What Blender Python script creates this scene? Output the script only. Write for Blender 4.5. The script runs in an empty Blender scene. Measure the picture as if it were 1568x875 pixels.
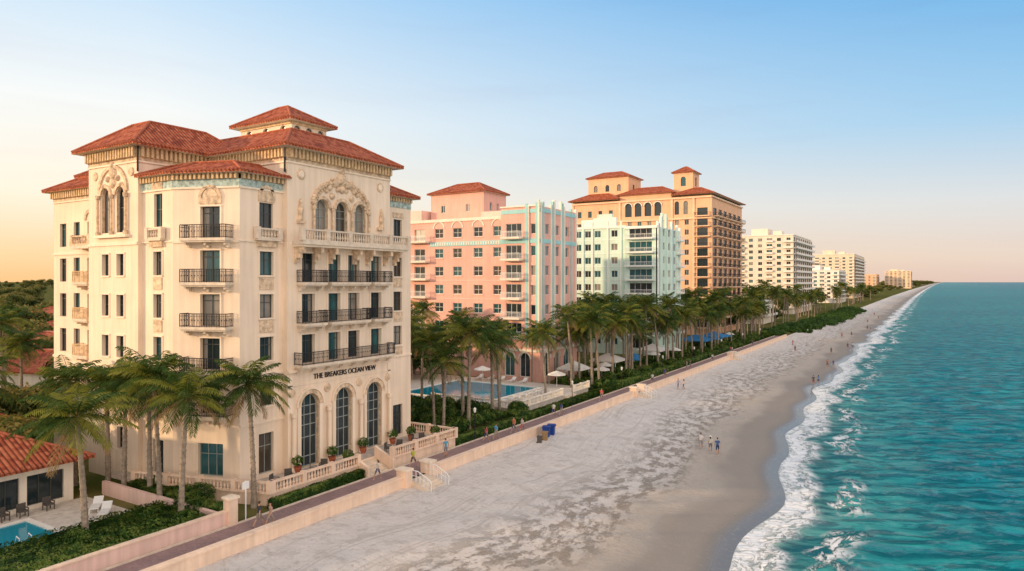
import bpy, math, random
from mathutils import Vector, Matrix, noise as mn
random.seed(7)
U=random.uniform
sc=bpy.context.scene
sc.view_settings.view_transform='Standard'; sc.view_settings.look='None'; sc.view_settings.exposure=0
# ---------------------------------------------------------------- helpers
class MB:
    def __init__(s): s.v=[];s.f=[];s.m=[];s.uv={}
    def face(s,pts,m,uv=None):
        n=len(s.v); s.v.extend(pts); s.f.append(tuple(range(n,n+len(pts)))); s.m.append(m)
        if uv: s.uv[len(s.f)-1]=uv
    def hexa(s,p,m):
        n=len(s.v); s.v.extend(p)
        for q in ((0,3,2,1),(4,5,6,7),(0,1,5,4),(1,2,6,5),(2,3,7,6),(3,0,4,7)):
            s.f.append(tuple(n+i for i in q)); s.m.append(m)
    def box(s,x0,x1,y0,y1,z0,z1,m):
        s.hexa([(x0,y0,z0),(x1,y0,z0),(x1,y1,z0),(x0,y1,z0),(x0,y0,z1),(x1,y0,z1),(x1,y1,z1),(x0,y1,z1)],m)
    def tube(s,pts,rad,m,n=8,cap=True):
        base=len(s.v); P=[Vector(p) for p in pts]
        for i,p in enumerate(P):
            d=(P[min(i+1,len(P)-1)]-P[max(i-1,0)]).normalized()
            ref=Vector((0,0,1)) if abs(d.z)<.9 else Vector((1,0,0))
            a=d.cross(ref).normalized(); b=d.cross(a)
            for k in range(n):
                t=2*math.pi*k/n
                s.v.append(tuple(p+(a*math.cos(t)+b*math.sin(t))*rad[i]))
        for i in range(len(P)-1):
            for k in range(n):
                s.f.append((base+i*n+k,base+i*n+(k+1)%n,base+(i+1)*n+(k+1)%n,base+(i+1)*n+k)); s.m.append(m)
        if cap:
            s.f.append(tuple(base+(len(P)-1)*n+k for k in range(n))); s.m.append(m)
            s.f.append(tuple(base+n-1-k for k in range(n))); s.m.append(m)
    def mesh(s,name,smooth=False):
        me=bpy.data.meshes.new(name); me.from_pydata(s.v,[],s.f)
        mats=[]; idx={}
        for m in s.m:
            if m.name not in idx: idx[m.name]=len(mats); mats.append(m)
        for m in mats: me.materials.append(m)
        me.polygons.foreach_set('material_index',[idx[m.name] for m in s.m])
        if s.uv:
            ul=me.uv_layers.new(name='UVMap')
            for fi,uv in s.uv.items():
                ls=me.polygons[fi].loop_start
                for k,c in enumerate(uv): ul.data[ls+k].uv=c
        if smooth: me.polygons.foreach_set('use_smooth',[True]*len(s.f))
        me.update(); return me
    def mk(s,name,parent=None,smooth=False):
        return add(name,s.mesh(name,smooth),parent)
def add(name,data,parent=None,loc=(0,0,0),rz=0,sc_=1):
    o=bpy.data.objects.new(name,data); sc.collection.objects.link(o)
    o.location=loc; o.rotation_euler=(0,0,rz); o.scale=(sc_,)*3
    if parent: o.parent=parent
    return o
def empty(name): return add(name,None)
class Fr:
    def __init__(s,x,y,x2,y2):
        s.x,s.y=x,y; L=math.hypot(x2-x,y2-y); s.L=L; s.ux,s.uy=(x2-x)/L,(y2-y)/L; s.nx,s.ny=s.uy,-s.ux
    def P(s,a,z,c=0): return (s.x+s.ux*a+s.nx*c, s.y+s.uy*a+s.ny*c, z)
def fbox(mb,F,a0,a1,z0,z1,c0,c1,m):
    P=F.P
    mb.hexa([P(a0,z0,c1),P(a1,z0,c1),P(a1,z0,c0),P(a0,z0,c0),P(a0,z1,c1),P(a1,z1,c1),P(a1,z1,c0),P(a0,z1,c0)],m)
# ---------------------------------------------------------------- materials
def nm(name):
    m=bpy.data.materials.new(name); m.use_nodes=True; nt=m.node_tree; return m,nt,nt.nodes,nt.links,nt.nodes['Principled BSDF']
def stucco(name,c,rough=.85,var=.09,scale=.35,bump=.15,bscale=8,spec=.2,streak=True):
    m,nt,N,L,b=nm(name)
    tc=N.new('ShaderNodeTexCoord'); n1=N.new('ShaderNodeTexNoise'); n1.inputs['Scale'].default_value=scale; n1.inputs['Detail'].default_value=6
    L.new(tc.outputs['Object'],n1.inputs['Vector'])
    mp=N.new('ShaderNodeMapping'); mp.inputs['Scale'].default_value=(2.2,2.2,.12 if streak else 2.2)
    L.new(tc.outputs['Object'],mp.inputs['Vector'])
    n2=N.new('ShaderNodeTexNoise'); n2.inputs['Scale'].default_value=1.2; n2.inputs['Detail'].default_value=5; L.new(mp.outputs[0],n2.inputs['Vector'])
    ad=N.new('ShaderNodeMath'); ad.operation='ADD'; L.new(n1.outputs[0],ad.inputs[0]); L.new(n2.outputs[0],ad.inputs[1])
    mr=N.new('ShaderNodeMapRange'); mr.inputs[1].default_value=.75; mr.inputs[2].default_value=1.25; L.new(ad.outputs[0],mr.inputs[0])
    mx=N.new('ShaderNodeMix'); mx.data_type='RGBA'; L.new(mr.outputs[0],mx.inputs[0])
    mx.inputs[6].default_value=(*[x*(1-var) for x in c],1); mx.inputs[7].default_value=(*[min(1,x*(1+var)) for x in c],1)
    L.new(mx.outputs[2],b.inputs['Base Color']); b.inputs['Roughness'].default_value=rough; b.inputs['Specular IOR Level'].default_value=spec
    if bump:
        n3=N.new('ShaderNodeTexNoise'); n3.inputs['Scale'].default_value=bscale; n3.inputs['Detail'].default_value=4; L.new(tc.outputs['Object'],n3.inputs['Vector'])
        bp=N.new('ShaderNodeBump'); bp.inputs['Strength'].default_value=bump; bp.inputs['Distance'].default_value=.05; L.new(n3.outputs[0],bp.inputs['Height']); L.new(bp.outputs[0],b.inputs['Normal'])
    return m
def tile_mat(name,ramp):
    m,nt,N,L,b=nm(name)
    tc=N.new('ShaderNodeTexCoord'); sp=N.new('ShaderNodeSeparateXYZ'); L.new(tc.outputs['UV'],sp.inputs[0])
    def mth(op,a,bv=None,cv=None):
        n=N.new('ShaderNodeMath'); n.operation=op
        for i,x in enumerate((a,bv)):
            if x is None: continue
            if isinstance(x,(int,float)): n.inputs[i].default_value=x
            else: L.new(x,n.inputs[i])
        return n.outputs[0]
    us=mth('DIVIDE',sp.outputs[0],.36); vs=mth('DIVIDE',sp.outputs[1],.42)
    fu=mth('FLOOR',us); fv=mth('FLOOR',vs); cb=N.new('ShaderNodeCombineXYZ'); L.new(fu,cb.inputs[0]); L.new(fv,cb.inputs[1])
    wn=N.new('ShaderNodeTexWhiteNoise'); wn.noise_dimensions='2D'; L.new(cb.outputs[0],wn.inputs['Vector'])
    n1=N.new('ShaderNodeTexNoise'); n1.inputs['Scale'].default_value=.5; n1.inputs['Detail'].default_value=5; L.new(tc.outputs['UV'],n1.inputs['Vector'])
    fac=mth('ADD',mth('MULTIPLY',wn.outputs[0],.55),mth('MULTIPLY',n1.outputs[0],.5))
    cr=N.new('ShaderNodeValToRGB'); L.new(fac,cr.inputs[0])
    cr.color_ramp.elements[0].position=.15; cr.color_ramp.elements[0].color=(*ramp[0],1)
    cr.color_ramp.elements[1].position=.9; cr.color_ramp.elements[1].color=(*ramp[2],1)
    e=cr.color_ramp.elements.new(.5); e.color=(*ramp[1],1)
    pu=mth('PINGPONG',us,.5); 
    gro=mth('SMOOTH_MIN',mth('MULTIPLY',pu,4),1.0)
    dk=N.new('ShaderNodeMapRange'); L.new(gro,dk.inputs[0]); dk.inputs[1].default_value=0; dk.inputs[2].default_value=1; dk.inputs[3].default_value=.3; dk.inputs[4].default_value=1
    mx=N.new('ShaderNodeMix'); mx.data_type='RGBA'; mx.blend_type='MULTIPLY'; mx.inputs[0].default_value=1; L.new(cr.outputs[0],mx.inputs[6]); L.new(dk.outputs[0],mx.inputs[7])
    L.new(mx.outputs[2],b.inputs['Base Color']); b.inputs['Roughness'].default_value=.8; b.inputs['Specular IOR Level'].default_value=.15
    hv=mth('ADD',mth('MULTIPLY',mth('SINE',mth('MULTIPLY',pu,math.pi)),.10),mth('MULTIPLY',mth('FRACT',vs),-.05))
    bp=N.new('ShaderNodeBump'); bp.inputs['Distance'].default_value=1; bp.inputs['Strength'].default_value=.9; L.new(hv,bp.inputs['Height']); L.new(bp.outputs[0],b.inputs['Normal'])
    return m
def leaf_mat(name,c1,c2,scale=1.2,tr=.35):
    m,nt,N,L,b=nm(name)
    g=N.new('ShaderNodeNewGeometry'); n1=N.new('ShaderNodeTexNoise'); n1.inputs['Scale'].default_value=scale; n1.inputs['Detail'].default_value=3; L.new(g.outputs['Position'],n1.inputs['Vector'])
    mr=N.new('ShaderNodeMapRange'); mr.inputs[1].default_value=.35; mr.inputs[2].default_value=.65; L.new(n1.outputs[0],mr.inputs[0])
    mx=N.new('ShaderNodeMix'); mx.data_type='RGBA'; L.new(mr.outputs[0],mx.inputs[0]); mx.inputs[6].default_value=(*c1,1); mx.inputs[7].default_value=(*c2,1)
    L.new(mx.outputs[2],b.inputs['Base Color']); b.inputs['Roughness'].default_value=.55; b.inputs['Specular IOR Level'].default_value=.15
    t=N.new('ShaderNodeBsdfTranslucent'); L.new(mx.outputs[2],t.inputs[0]); ms=N.new('ShaderNodeMixShader'); ms.inputs[0].default_value=tr
    L.new(b.outputs[0],ms.inputs[1]); L.new(t.outputs[0],ms.inputs[2]); L.new(ms.outputs[0],N['Material Output'].inputs[0])
    return m
def glass(name,c,rough=.06,spec=.6):
    m,nt,N,L,b=nm(name)
    tc=N.new('ShaderNodeTexCoord'); n1=N.new('ShaderNodeTexNoise'); n1.inputs['Scale'].default_value=.9; L.new(tc.outputs['Object'],n1.inputs['Vector'])
    mx=N.new('ShaderNodeMix'); mx.data_type='RGBA'; L.new(n1.outputs[0],mx.inputs[0]); mx.inputs[6].default_value=(*[x*.6 for x in c],1); mx.inputs[7].default_value=(*[x*1.5 for x in c],1)
    L.new(mx.outputs[2],b.inputs['Base Color']); b.inputs['Roughness'].default_value=rough; b.inputs['Specular IOR Level'].default_value=spec
    bp=N.new('ShaderNodeBump'); bp.inputs['Strength'].default_value=.05; L.new(n1.outputs[0],bp.inputs['Height']); L.new(bp.outputs[0],b.inputs['Normal'])
    return m
CREAM=stucco('cream_stucco',(.80,.65,.50)); CREAM2=stucco('cream_trim',(.83,.69,.54),bump=.1)
CARVE=stucco('carved_stone',(.64,.48,.33),var=.32,scale=3,bump=1.0,bscale=5,streak=False)
GOLD=stucco('gilded_cornice',(.64,.46,.27),var=.25,scale=3,bump=.8,bscale=6,streak=False)
TURQF=stucco('turquoise_frieze',(.40,.49,.45),var=.38,scale=3.5,bump=.5,streak=False)
TILE=tile_mat('terracotta_tiles',((.20,.045,.025),(.46,.115,.055),(.60,.20,.10)))
STONE=stucco('pale_stone',(.68,.57,.45),var=.13,scale=1.5,streak=False)
IRON=stucco('dark_iron',(.025,.025,.028),rough=.5,bump=0)
GL=[glass('glass_dark',(.018,.03,.035)),glass('glass_teal',(.02,.09,.10)),glass('glass_brown',(.05,.04,.03)),glass('glass_curtain',(.22,.20,.17),.25)]
FRD=stucco('dark_frame',(.07,.075,.07),rough=.5,bump=0); FRG=stucco('grey_green_frame',(.28,.31,.29),rough=.5,bump=0); FRW=stucco('white_frame',(.76,.75,.72),rough=.5,bump=0,var=.04)
PINK=stucco('pink_stucco',(.75,.42,.345)); PINKL=stucco('pale_pink_trim',(.80,.57,.49)); TURQ=stucco('turquoise_paint',(.34,.61,.61),var=.08); PCREAM=stucco('pale_cream_paint',(.80,.72,.61))
MINT=stucco('mint_stucco',(.58,.74,.645)); MINTW=stucco('mint_white_trim',(.77,.81,.76),var=.05)
TAN=stucco('tan_stucco',(.76,.455,.28)); TANL=stucco('tan_trim',(.80,.56,.38)); WHT=stucco('white_render',(.75,.66,.55)); WHT2=stucco('offwhite_slab',(.80,.75,.68),var=.05)
WALLC=stucco('peach_wall',(.80,.60,.45),var=.12,scale=.8); PWALL=stucco('pink_garden_wall',(.74,.52,.44),var=.12)
METALW=stucco('white_metal',(.78,.78,.76),rough=.4,bump=0,var=.03)
TRUNK=stucco('palm_bark',(.29,.235,.18),var=.35,scale=6,bump=.6,bscale=14,streak=False)
LF1=leaf_mat('palm_leaf',(.03,.07,.012),(.085,.135,.025)); LF2=leaf_mat('palm_leaf_sunlit',(.14,.175,.025),(.28,.27,.045)); LF3=leaf_mat('dry_frond',(.24,.16,.06),(.34,.23,.11))  # warm sunlit tone put into the second leaf colour, used on random fronds
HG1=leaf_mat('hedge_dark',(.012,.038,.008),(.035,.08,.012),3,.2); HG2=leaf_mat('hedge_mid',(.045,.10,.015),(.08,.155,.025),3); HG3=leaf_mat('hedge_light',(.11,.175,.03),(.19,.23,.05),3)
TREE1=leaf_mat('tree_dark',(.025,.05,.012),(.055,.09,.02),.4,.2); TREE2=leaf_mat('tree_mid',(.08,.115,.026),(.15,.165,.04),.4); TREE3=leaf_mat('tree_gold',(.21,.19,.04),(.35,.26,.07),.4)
# ---------------------------------------------------------------- facade
def opening(mb,F,o,m,rev):
    a0,a1,z0,z1=o['r']; P=F.P; g=o.get('g') or random.choices(GL,[4,4,1,2])[0]; fr=o.get('fr',FRD); r=(a1-a0)/2; fw=o.get('fw',.07)
    arch=o.get('arch'); zt=z1-r if arch else z1; tm=o.get('rm',m)
    mb.face([P(a0,z0,0),P(a0,z0,-rev),P(a0,zt,-rev),P(a0,zt,0)],tm)
    mb.face([P(a1,z0,-rev),P(a1,z0,0),P(a1,zt,0),P(a1,zt,-rev)],tm)
    mb.face([P(a0,z0,0),P(a1,z0,0),P(a1,z0,-rev),P(a0,z0,-rev)],tm)
    if arch:
        n=12; pts=[(a0+r-r*math.cos(math.pi*i/n), zt+r*math.sin(math.pi*i/n)) for i in range(n+1)]
        for i in range(n):
            (x0,y0),(x1,y1)=pts[i],pts[i+1]
            mb.face([P(x0,y0),P(x1,y1),P(x1,z1),P(x0,z1)],m)
            mb.face([P(x0,y0,0),P(x0,y0,-rev),P(x1,y1,-rev),P(x1,y1,0)],tm)
            k=1-fw*1.3/r
            xm=a0+r
            q0=(xm+(x0-xm)*k,zt+(y0-zt)*k); q1=(xm+(x1-xm)*k,zt+(y1-zt)*k); c=-rev+.06
            mb.face([P(x0,y0,c),P(x1,y1,c),P(q1[0],q1[1],c),P(q0[0],q0[1],c)],fr)
    else: mb.face([P(a0,z1,-rev),P(a1,z1,-rev),P(a1,z1,0),P(a0,z1,0)],tm)
    mb.face([P(a0,z0,-rev),P(a1,z0,-rev),P(a1,z1,-rev),P(a0,z1,-rev)],g)
    c0,c1=-rev+.003,-rev+.07
    fbox(mb,F,a0,a0+fw,z0,zt,c0,c1,fr); fbox(mb,F,a1-fw,a1,z0,zt,c0,c1,fr); fbox(mb,F,a0+fw,a1-fw,z0,z0+fw,c0,c1,fr)
    if not arch: fbox(mb,F,a0+fw,a1-fw,z1-fw,z1,c0,c1,fr)
    for i in range(1,o.get('nv',1)+1):
        x=a0+(a1-a0)*i/(o.get('nv',1)+1); ztop=z1-fw if not arch else zt+math.sqrt(max(0,r*r-(x-a0-r)**2))-fw
        fbox(mb,F,x-fw*.4,x+fw*.4,z0+fw,ztop,c0,c1-.01,fr)
    for zz in o.get('hz',()):
        fbox(mb,F,a0+fw,a1-fw,zz-fw*.4,zz+fw*.4,c0,c1-.005,fr)
    if o.get('sill'): fbox(mb,F,a0-.12,a1+.12,z0-.14,z0-.002,.0,.12,o['sill'])
    if o.get('curt') and random.random()<.6:
        w=(a1-a0)*U(.12,.3); s=random.random()<.5
        x0=a0+fw if s else a1-fw-w
        mb.face([P(x0,z0+fw,-rev+.0015),P(x0+w,z0+fw,-rev+.0015),P(x0+w,zt-fw,-rev+.0015),P(x0,zt-fw,-rev+.0015)],GL[3])
def wall(mb,F,W,z0,z1,ops,m,rev=.3,a0=0):
    As=sorted({a0,W}|{x for o in ops for x in o['r'][:2]}); Zs=sorted({z0,z1}|{x for o in ops for x in o['r'][2:]})
    for j in range(len(Zs)-1):
        zc=(Zs[j]+Zs[j+1])/2; run=None
        for i in range(len(As)-1):
            ac=(As[i]+As[i+1])/2
            hole=any(o['r'][0]<ac<o['r'][1] and o['r'][2]<zc<o['r'][3] for o in ops)
            if not hole and run is None: run=As[i]
            if run is not None and (hole or i==len(As)-2):
                e=As[i] if hole else As[i+1]
                mb.face([F.P(run,Zs[j]),F.P(e,Zs[j]),F.P(e,Zs[j+1]),F.P(run,Zs[j+1])],m); run=None
    for o in ops: opening(mb,F,o,m,rev)
def win(c,z,w,h,**k): return dict(r=(c-w/2,c+w/2,z,z+h),**k)
def arch_ring(mb,F,c,zc,r,t,c0,c1,m,n=14,half=math.pi):
    for i in range(n):
        A=[math.pi*j/n for j in (i,i+1)]
        p=[]
        for cc in (c1,c0):
            p+= [F.P(c-r*math.cos(A[0]),zc+r*math.sin(A[0]),cc),F.P(c-r*math.cos(A[1]),zc+r*math.sin(A[1]),cc),F.P(c-(r+t)*math.cos(A[1]),zc+(r+t)*math.sin(A[1]),cc),F.P(c-(r+t)*math.cos(A[0]),zc+(r+t)*math.sin(A[0]),cc)]
        mb.hexa(p,m)
def surround(mb,F,c,z,w,h,m,t=.14,d=.07):
    fbox(mb,F,c-w/2-t,c-w/2,z,z+h,.0,d,m); fbox(mb,F,c+w/2,c+w/2+t,z,z+h,.0,d,m); fbox(mb,F,c-w/2-t,c+w/2+t,z+h+.001,z+h+t,.0,d+.03,m)
def iron_balcony(mb,F,a0,a1,z,d=1.1,h=1.1,slab=STONE,bar=IRON,sp=.15,brk=True):
    fbox(mb,F,a0,a1,z-.22,z,.0,d,slab); fbox(mb,F,a0+.08,a1-.08,z-.34,z-.222,.0,d-.1,slab)
    if brk:
        n=max(2,int((a1-a0)/1.6)+1)
        for i in range(n):
            x=a0+.3+(a1-a0-.6)*i/(n-1); fbox(mb,F,x-.1,x+.1,z-.75,z-.342,.0,d*.35,slab); fbox(mb,F,x-.1,x+.1,z-.55,z-.342,d*.35,d*.7,slab)
    def run(Fa,L):
        fbox(mb,Fa,0,L,z+h-.06,z+h,-.03,.03,bar); fbox(mb,Fa,0,L,z+.06,z+.1,-.02,.02,bar); fbox(mb,Fa,0,L,z+h*.78,z+h*.78+.03,-.02,.02,bar)
        n=max(2,int(L/sp))
        for i in range(n+1):
            x=L*i/n; w=.028 if i%8 else .05
            fbox(mb,Fa,x-w/2,x+w/2,z+.002,z+h-.061,-w/2,w/2,bar)
            if i%2 and sp<.2: fbox(mb,Fa,x-.05,x+.05,z+h*.45,z+h*.55,-.012,.012,bar)
    p=lambda a,c: F.P(a,0,c)[:2]
    run(Fr(*p(a0+.05,d-.05),*p(a1-.05,d-.05)),a1-a0-.1)
    run(Fr(*p(a0+.05,.02),*p(a0+.05,d-.09)),d-.1); run(Fr(*p(a1-.05,d-.09),*p(a1-.05,.02)),d-.1)
def balustrade(mb,F,a0,a1,z,h=1.0,m=STONE,sp=.32,pier=3.2,c=0,w=.16):
    fbox(mb,F,a0,a1,z,z+.14,c-w,c+w,m); fbox(mb,F,a0,a1,z+h-.14,z+h,c-w,c+w,m)
    np_=max(1,round((a1-a0)/pier))
    for i in range(np_+1):
        x=a0+(a1-a0)*i/np_; fbox(mb,F,x-.2,x+.2,z+.001,z+h+.08,c-w-.04,c+w+.04,m)
    n=int((a1-a0)/sp)
    for i in range(n):
        x=a0+(i+.5)*(a1-a0)/n
        q=F.P(x,0,c)
        mb.tube([(q[0],q[1],z+t) for t in (.14,.2,h*.38,h*.62,h-.14)],[.07,.05,.105,.05,.075],m,6,False)
def dentils(mb,F,a0,a1,z,m,sp=.45,w=.2,h=.35,d=.35):
    n=int((a1-a0)/sp)
    for i in range(n):
        x=a0+(i+.5)*(a1-a0)/n; fbox(mb,F,x-w/2,x+w/2,z,z+h,.0,d,m)
RIDGE=stucco('ridge_tile',(.38,.115,.06),var=.3,scale=5,streak=False)
def roofring(mb,outer,inner,ze,zt,m=TILE,soff=STONE,cap=True,close=True,th=.18):
    n=len(outer)
    for i in range(n if close else n-1):
        j=(i+1)%n; A,B=Vector((*outer[i],ze)),Vector((*outer[j],ze)); C,D=Vector((*inner[j],zt)),Vector((*inner[i],zt))
        L=(B-A).length
        if L<.01: continue
        u=(B-A)/L
        def q(p): 
            d=p-A; a=d.dot(u); return (a,math.sqrt(max(0,d.length_squared-a*a)))
        mb.face([tuple(A),tuple(B),tuple(C),tuple(D)],m,[q(A),q(B),q(C),q(D)])
        mb.face([tuple(A),tuple(B),(B.x,B.y,ze-th),(A.x,A.y,ze-th)],m,[(0,0),(L,0),(L,.1),(0,.1)])
        if L<60:
            nk=int(L/.36)
            for k in range(nk):
                e=A+u*((k+.5)*.36); dn=(D-A)-u*(D-A).dot(u); dn=dn.normalized()*.35
                mb.tube([tuple(e-dn*.15),tuple(e+dn)],[.10,.09],RIDGE,5)
        if (D-A).length>.5: mb.tube([tuple(A+Vector((0,0,.03))),tuple(D+Vector((0,0,.03)))],[.13,.13],RIDGE,6)
        if (C-D).length>.5: mb.tube([tuple(C+Vector((0,0,.03))),tuple(D+Vector((0,0,.03)))],[.12,.12],RIDGE,6)
    if cap: mb.face([(*p,zt) for p in inner],soff)
    mb.face([(*p,ze-th) for p in outer],soff)
def hip(mb,x0,x1,y0,y1,ze,zt,ins,m=TILE,soff=STONE,over=.7):
    x0-=over;x1+=over;y0-=over;y1+=over
    ix=min(ins,(x1-x0)/2-.01); iy=min(ins,(y1-y0)/2-.01)
    roofring(mb,[(x0,y0),(x1,y0),(x1,y1),(x0,y1)],[(x0+ix,y0+iy),(x1-ix,y0+iy),(x1-ix,y1-iy),(x0+ix,y1-iy)],ze,zt,m,soff)
# ================================================================ MAIN HOTEL
H=empty('mediterranean_hotel')
wl=MB(); tr=MB(); bal=MB(); rf=MB()
LV=[10.2,13.8,17.4]; L4=21.0
XE=-47.2
F=Fr(XE,40,XE,53.1); ops=[]
for z in LV:
    for c in (2.3,5.4,7.9,11.0):
        ops.append(win(c,z+.03,1.5,2.55,nv=1,hz=(z+2.0,),rm=CREAM2,curt=1)); surround(tr,F,c,z+.03,1.5,2.55,CREAM2,.16)
for c in (3.9,6.35,8.8): ops.append(win(c,L4+.03,1.5,3.9,arch=1,nv=1,hz=(L4+2.4,L4+3.1),g=GL[3] if c!=6.35 else GL[2],rm=CARVE,fr=FRG))
for c in (2.5,6.6,10.7): ops.append(win(c,1.0,2.1,6.5,arch=1,nv=2,hz=(1.9,3.6,4.7,5.6,6.4),fr=FRG,fw=.085,rm=CARVE,g=GL[0]))
wall(wl,F,13.1,0,28.3,ops,CREAM,.4)
for c in (2.5,6.6,10.7):
    arch_ring(tr,F,c,6.45,1.06,.38,.0,.14,CARVE); arch_ring(tr,F,c,6.45,1.46,.14,.0,.22,CREAM2)
    for s in (-1,1): fbox(tr,F,c+s*1.25-.18,c+s*1.25+.18,1.0,6.44,.0,.14,CREAM2)
for c in (4.55,8.65,.45,12.7):
    q=F.P(c,0,.34); tr.tube([(q[0],q[1],z) for z in (1.0,1.35,1.4,5.6,5.7,6.1)],[.26,.26,.18,.15,.24,.28],CREAM2,10); 
    tr.tube([F.P(c,7.75,0),F.P(c,7.75,.12)],[.42,.36],CARVE,14)
fbox(tr,F,.0,.5,.9,9.2,.0,.08,CREAM2); fbox(tr,F,12.7,13.1,.9,9.2,.0,.08,CREAM2)
fbox(tr,F,-.02,13.12,9.55,9.75,.0,.22,CREAM2); fbox(tr,F,-.02,13.12,8.35,8.45,.0,.08,CREAM2)
iron_balcony(bal,F,.7,12.7,LV[0])
for z in LV[1:]:
    iron_balcony(bal,F,1.0,3.6,z); iron_balcony(bal,F,4.1,9.2,z); iron_balcony(bal,F,9.7,12.3,z)
fbox(bal,F,.5,14.6,L4-.3,L4,.0,1.4,STONE); fbox(bal,F,.6,14.5,L4-.5,L4-.302,.0,1.2,CREAM2)
for x in (.9,3.0,4.8,7.9,9.7,12.2,13.6):
    for k,(z0,z1,d) in enumerate(((L4-1.0,L4-.502,1.1),(L4-1.5,L4-1.002,.7),(L4-1.9,L4-1.502,.35))): fbox(bal,F,x-.16,x+.16,z0,z1,.0,d,CARVE)
balustrade(bal,F,.6,14.5,L4+.001,1.05,STONE,.3,2.8,1.22)
for c in (3.9,6.35,8.8):
    arch_ring(tr,F,c,L4+3.18,.78,.3,.0,.16,CARVE)
for c in (2.85,5.12,7.57,9.85):
    q=F.P(c,0,.2); tr.tube([(q[0],q[1],z) for z in (L4+.01,L4+.3,L4+.35,L4+2.9,L4+3.0,L4+3.25)],[.2,.2,.12,.11,.19,.22],CARVE,8)
for i in range(26):
    a=math.pi*(i+.5)/26
    for rr,h in ((3.55,.32),(3.15,.22)):
        c=6.35-rr*math.cos(a); z=L4+3.3+rr*.64*math.sin(a)+.15
        tr.tube([F.P(c,z,0),F.P(c,z,.2 if rr>3.3 else .12),F.P(c,z,.28 if rr>3.3 else .16)],[h*.8,h*.62,h*.3],CARVE,7)
for (c,z,r) in ((6.35,27.0,.72),(6.35,27.75,.4),(5.55,26.6,.42),(7.15,26.6,.42),(4.75,26.1,.34),(7.95,26.1,.34),(5.12,25.35,.34),(7.57,25.35,.34),(6.35,26.1,.42),(5.8,26.0,.24),(6.9,26.0,.24),(4.4,25.75,.22),(8.3,25.75,.22),(5.1,26.9,.2),(7.6,26.9,.2)):
    tr.tube([F.P(c,z,0),F.P(c,z,.16),F.P(c,z,.28)],[r,r*.8,r*.35],CARVE,9)
for c in (1.5,11.6): 
    tr.tube([F.P(c,26.9,0),F.P(c,26.9,.1)],[.5,.42],CARVE,14); tr.tube([F.P(c,26.9,.1),F.P(c,26.9,.14)],[.3,.25],CREAM2,12)
    q=F.P(c-.15 if c<5 else c+.1,0,.15); tr.tube([(q[0],q[1],z) for z in (22.9,23.3,23.8,24.3,24.5,24.75)],[.22,.2,.26,.14,.13,.06],CARVE,8); fbox(tr,F,c-.5,c+.3,22.6,22.9,.0,.3,CARVE)
wall(wl,Fr(-78,40,XE,40),30.8,0,28.3,[],CREAM)
wall(wl,Fr(XE,53.1,-78,53.1),30.8,0,28.3,[win(3+i*4.5,z,1.5,2) for i in range(6) for z in (10.8,14.4,18,22)],CREAM)
wall(wl,Fr(-78,53.1,-78,40),13.1,0,28.3,[],CREAM)
def cornice(F,a0,a1,zb,top,m=GOLD,fr=CARVE):
    fbox(tr,F,a0,a1,zb,zb+.14,.0,.12,CREAM2); fbox(tr,F,a0,a1,zb+.142,zb+.45,.0,.05,fr)
    dentils(tr,F,a0,a1,zb+.46,m,.42,.2,top-zb-.62,.42); fbox(tr,F,a0,a1,zb+.452,top-.19,.0,.12,m)
cornice(Fr(XE,40,XE,53.1),0,13.1,27.75,29.2); cornice(Fr(-58,40,XE,40),0,10.8,27.75,29.2)
hip(rf,-78,XE,40,53.1,29.2,31.5,3.9,over=1.0)
wall(wl,Fr(-66,33.2,-58,33.2),8,0,28.3,
  [win(c,z+.6,1.15,1.9,nv=1,hz=(z+1.6,),sill=CREAM2,curt=1) for c in (2.9,5.3) for z in LV+[6.3,2.2]]+[win(c,L4+.8,1.3,4.0,arch=1,nv=1,hz=(L4+3,),rm=CARVE) for c in (2.9,5.3)],CREAM,.35)
FT=Fr(-66,33.2,-58,33.2)
for c in (2.9,5.3):
    arch_ring(tr,FT,c,L4+4.15,.7,.28,.0,.14,CARVE)
    for z in LV+[6.3]: surround(tr,FT,c,z+.6,1.15,1.9,CREAM2,.13)
arch_ring(tr,FT,4.1,L4+4.4,2.1,.3,.0,.14,CARVE,18)
for c in (1.85,4.1,6.35):
    q=FT.P(c,0,.18); tr.tube([(q[0],q[1],z) for z in (L4+.6,L4+.9,L4+.95,L4+3.8,L4+3.9,L4+4.2)],[.2,.2,.12,.11,.19,.22],CARVE,8)
fbox(tr,FT,1.5,6.7,L4+.35,L4+.6,.0,.4,CREAM2)
for (c,z,r) in ((4.1,26.2,.5),(4.1,27.1,.6),(4.1,27.8,.3),(3.3,26.6,.3),(4.9,26.6,.3),(2.7,26.0,.25),(5.5,26.0,.25)): tr.tube([FT.P(c,z,0),FT.P(c,z,.16),FT.P(c,z,.26)],[r,r*.8,r*.4],CARVE,9)
for c in (1.2,7): tr.tube([FT.P(c,27.0,0),FT.P(c,27.0,.1)],[.42,.36],CARVE,14)
FTE=Fr(-58,33.2,-58,40)
wall(wl,FTE,6.8,0,28.3,[],CREAM); wall(wl,Fr(-66,40,-66,33.2),6.8,0,28.3,[],CREAM)
cornice(FT,0,8,27.75,29.25); cornice(FTE,0,6.4,27.75,29.25)
hip(rf,-66,-58,33.2,44,29.27,32.0,3.6,over=1.0)
FW=Fr(-78.5,36,-66,36)
wall(wl,FW,12.5,0,26.3,[win(c,z+.05,1.3,2.4,nv=1,hz=(z+1.9,)) for c in (1.9,7.3) for z in LV+[L4,6.3]]+[win(c,z+.6,1.2,1.9) for c in (4.6,10.5) for z in LV+[L4,6.3]],CREAM,.3)
wall(wl,Fr(-78.5,40,-78.5,36),4,0,26.3,[],CREAM)
for z in LV+[6.3]: iron_balcony(bal,FW,5.9,8.7,z,bar=GOLD); 
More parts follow.
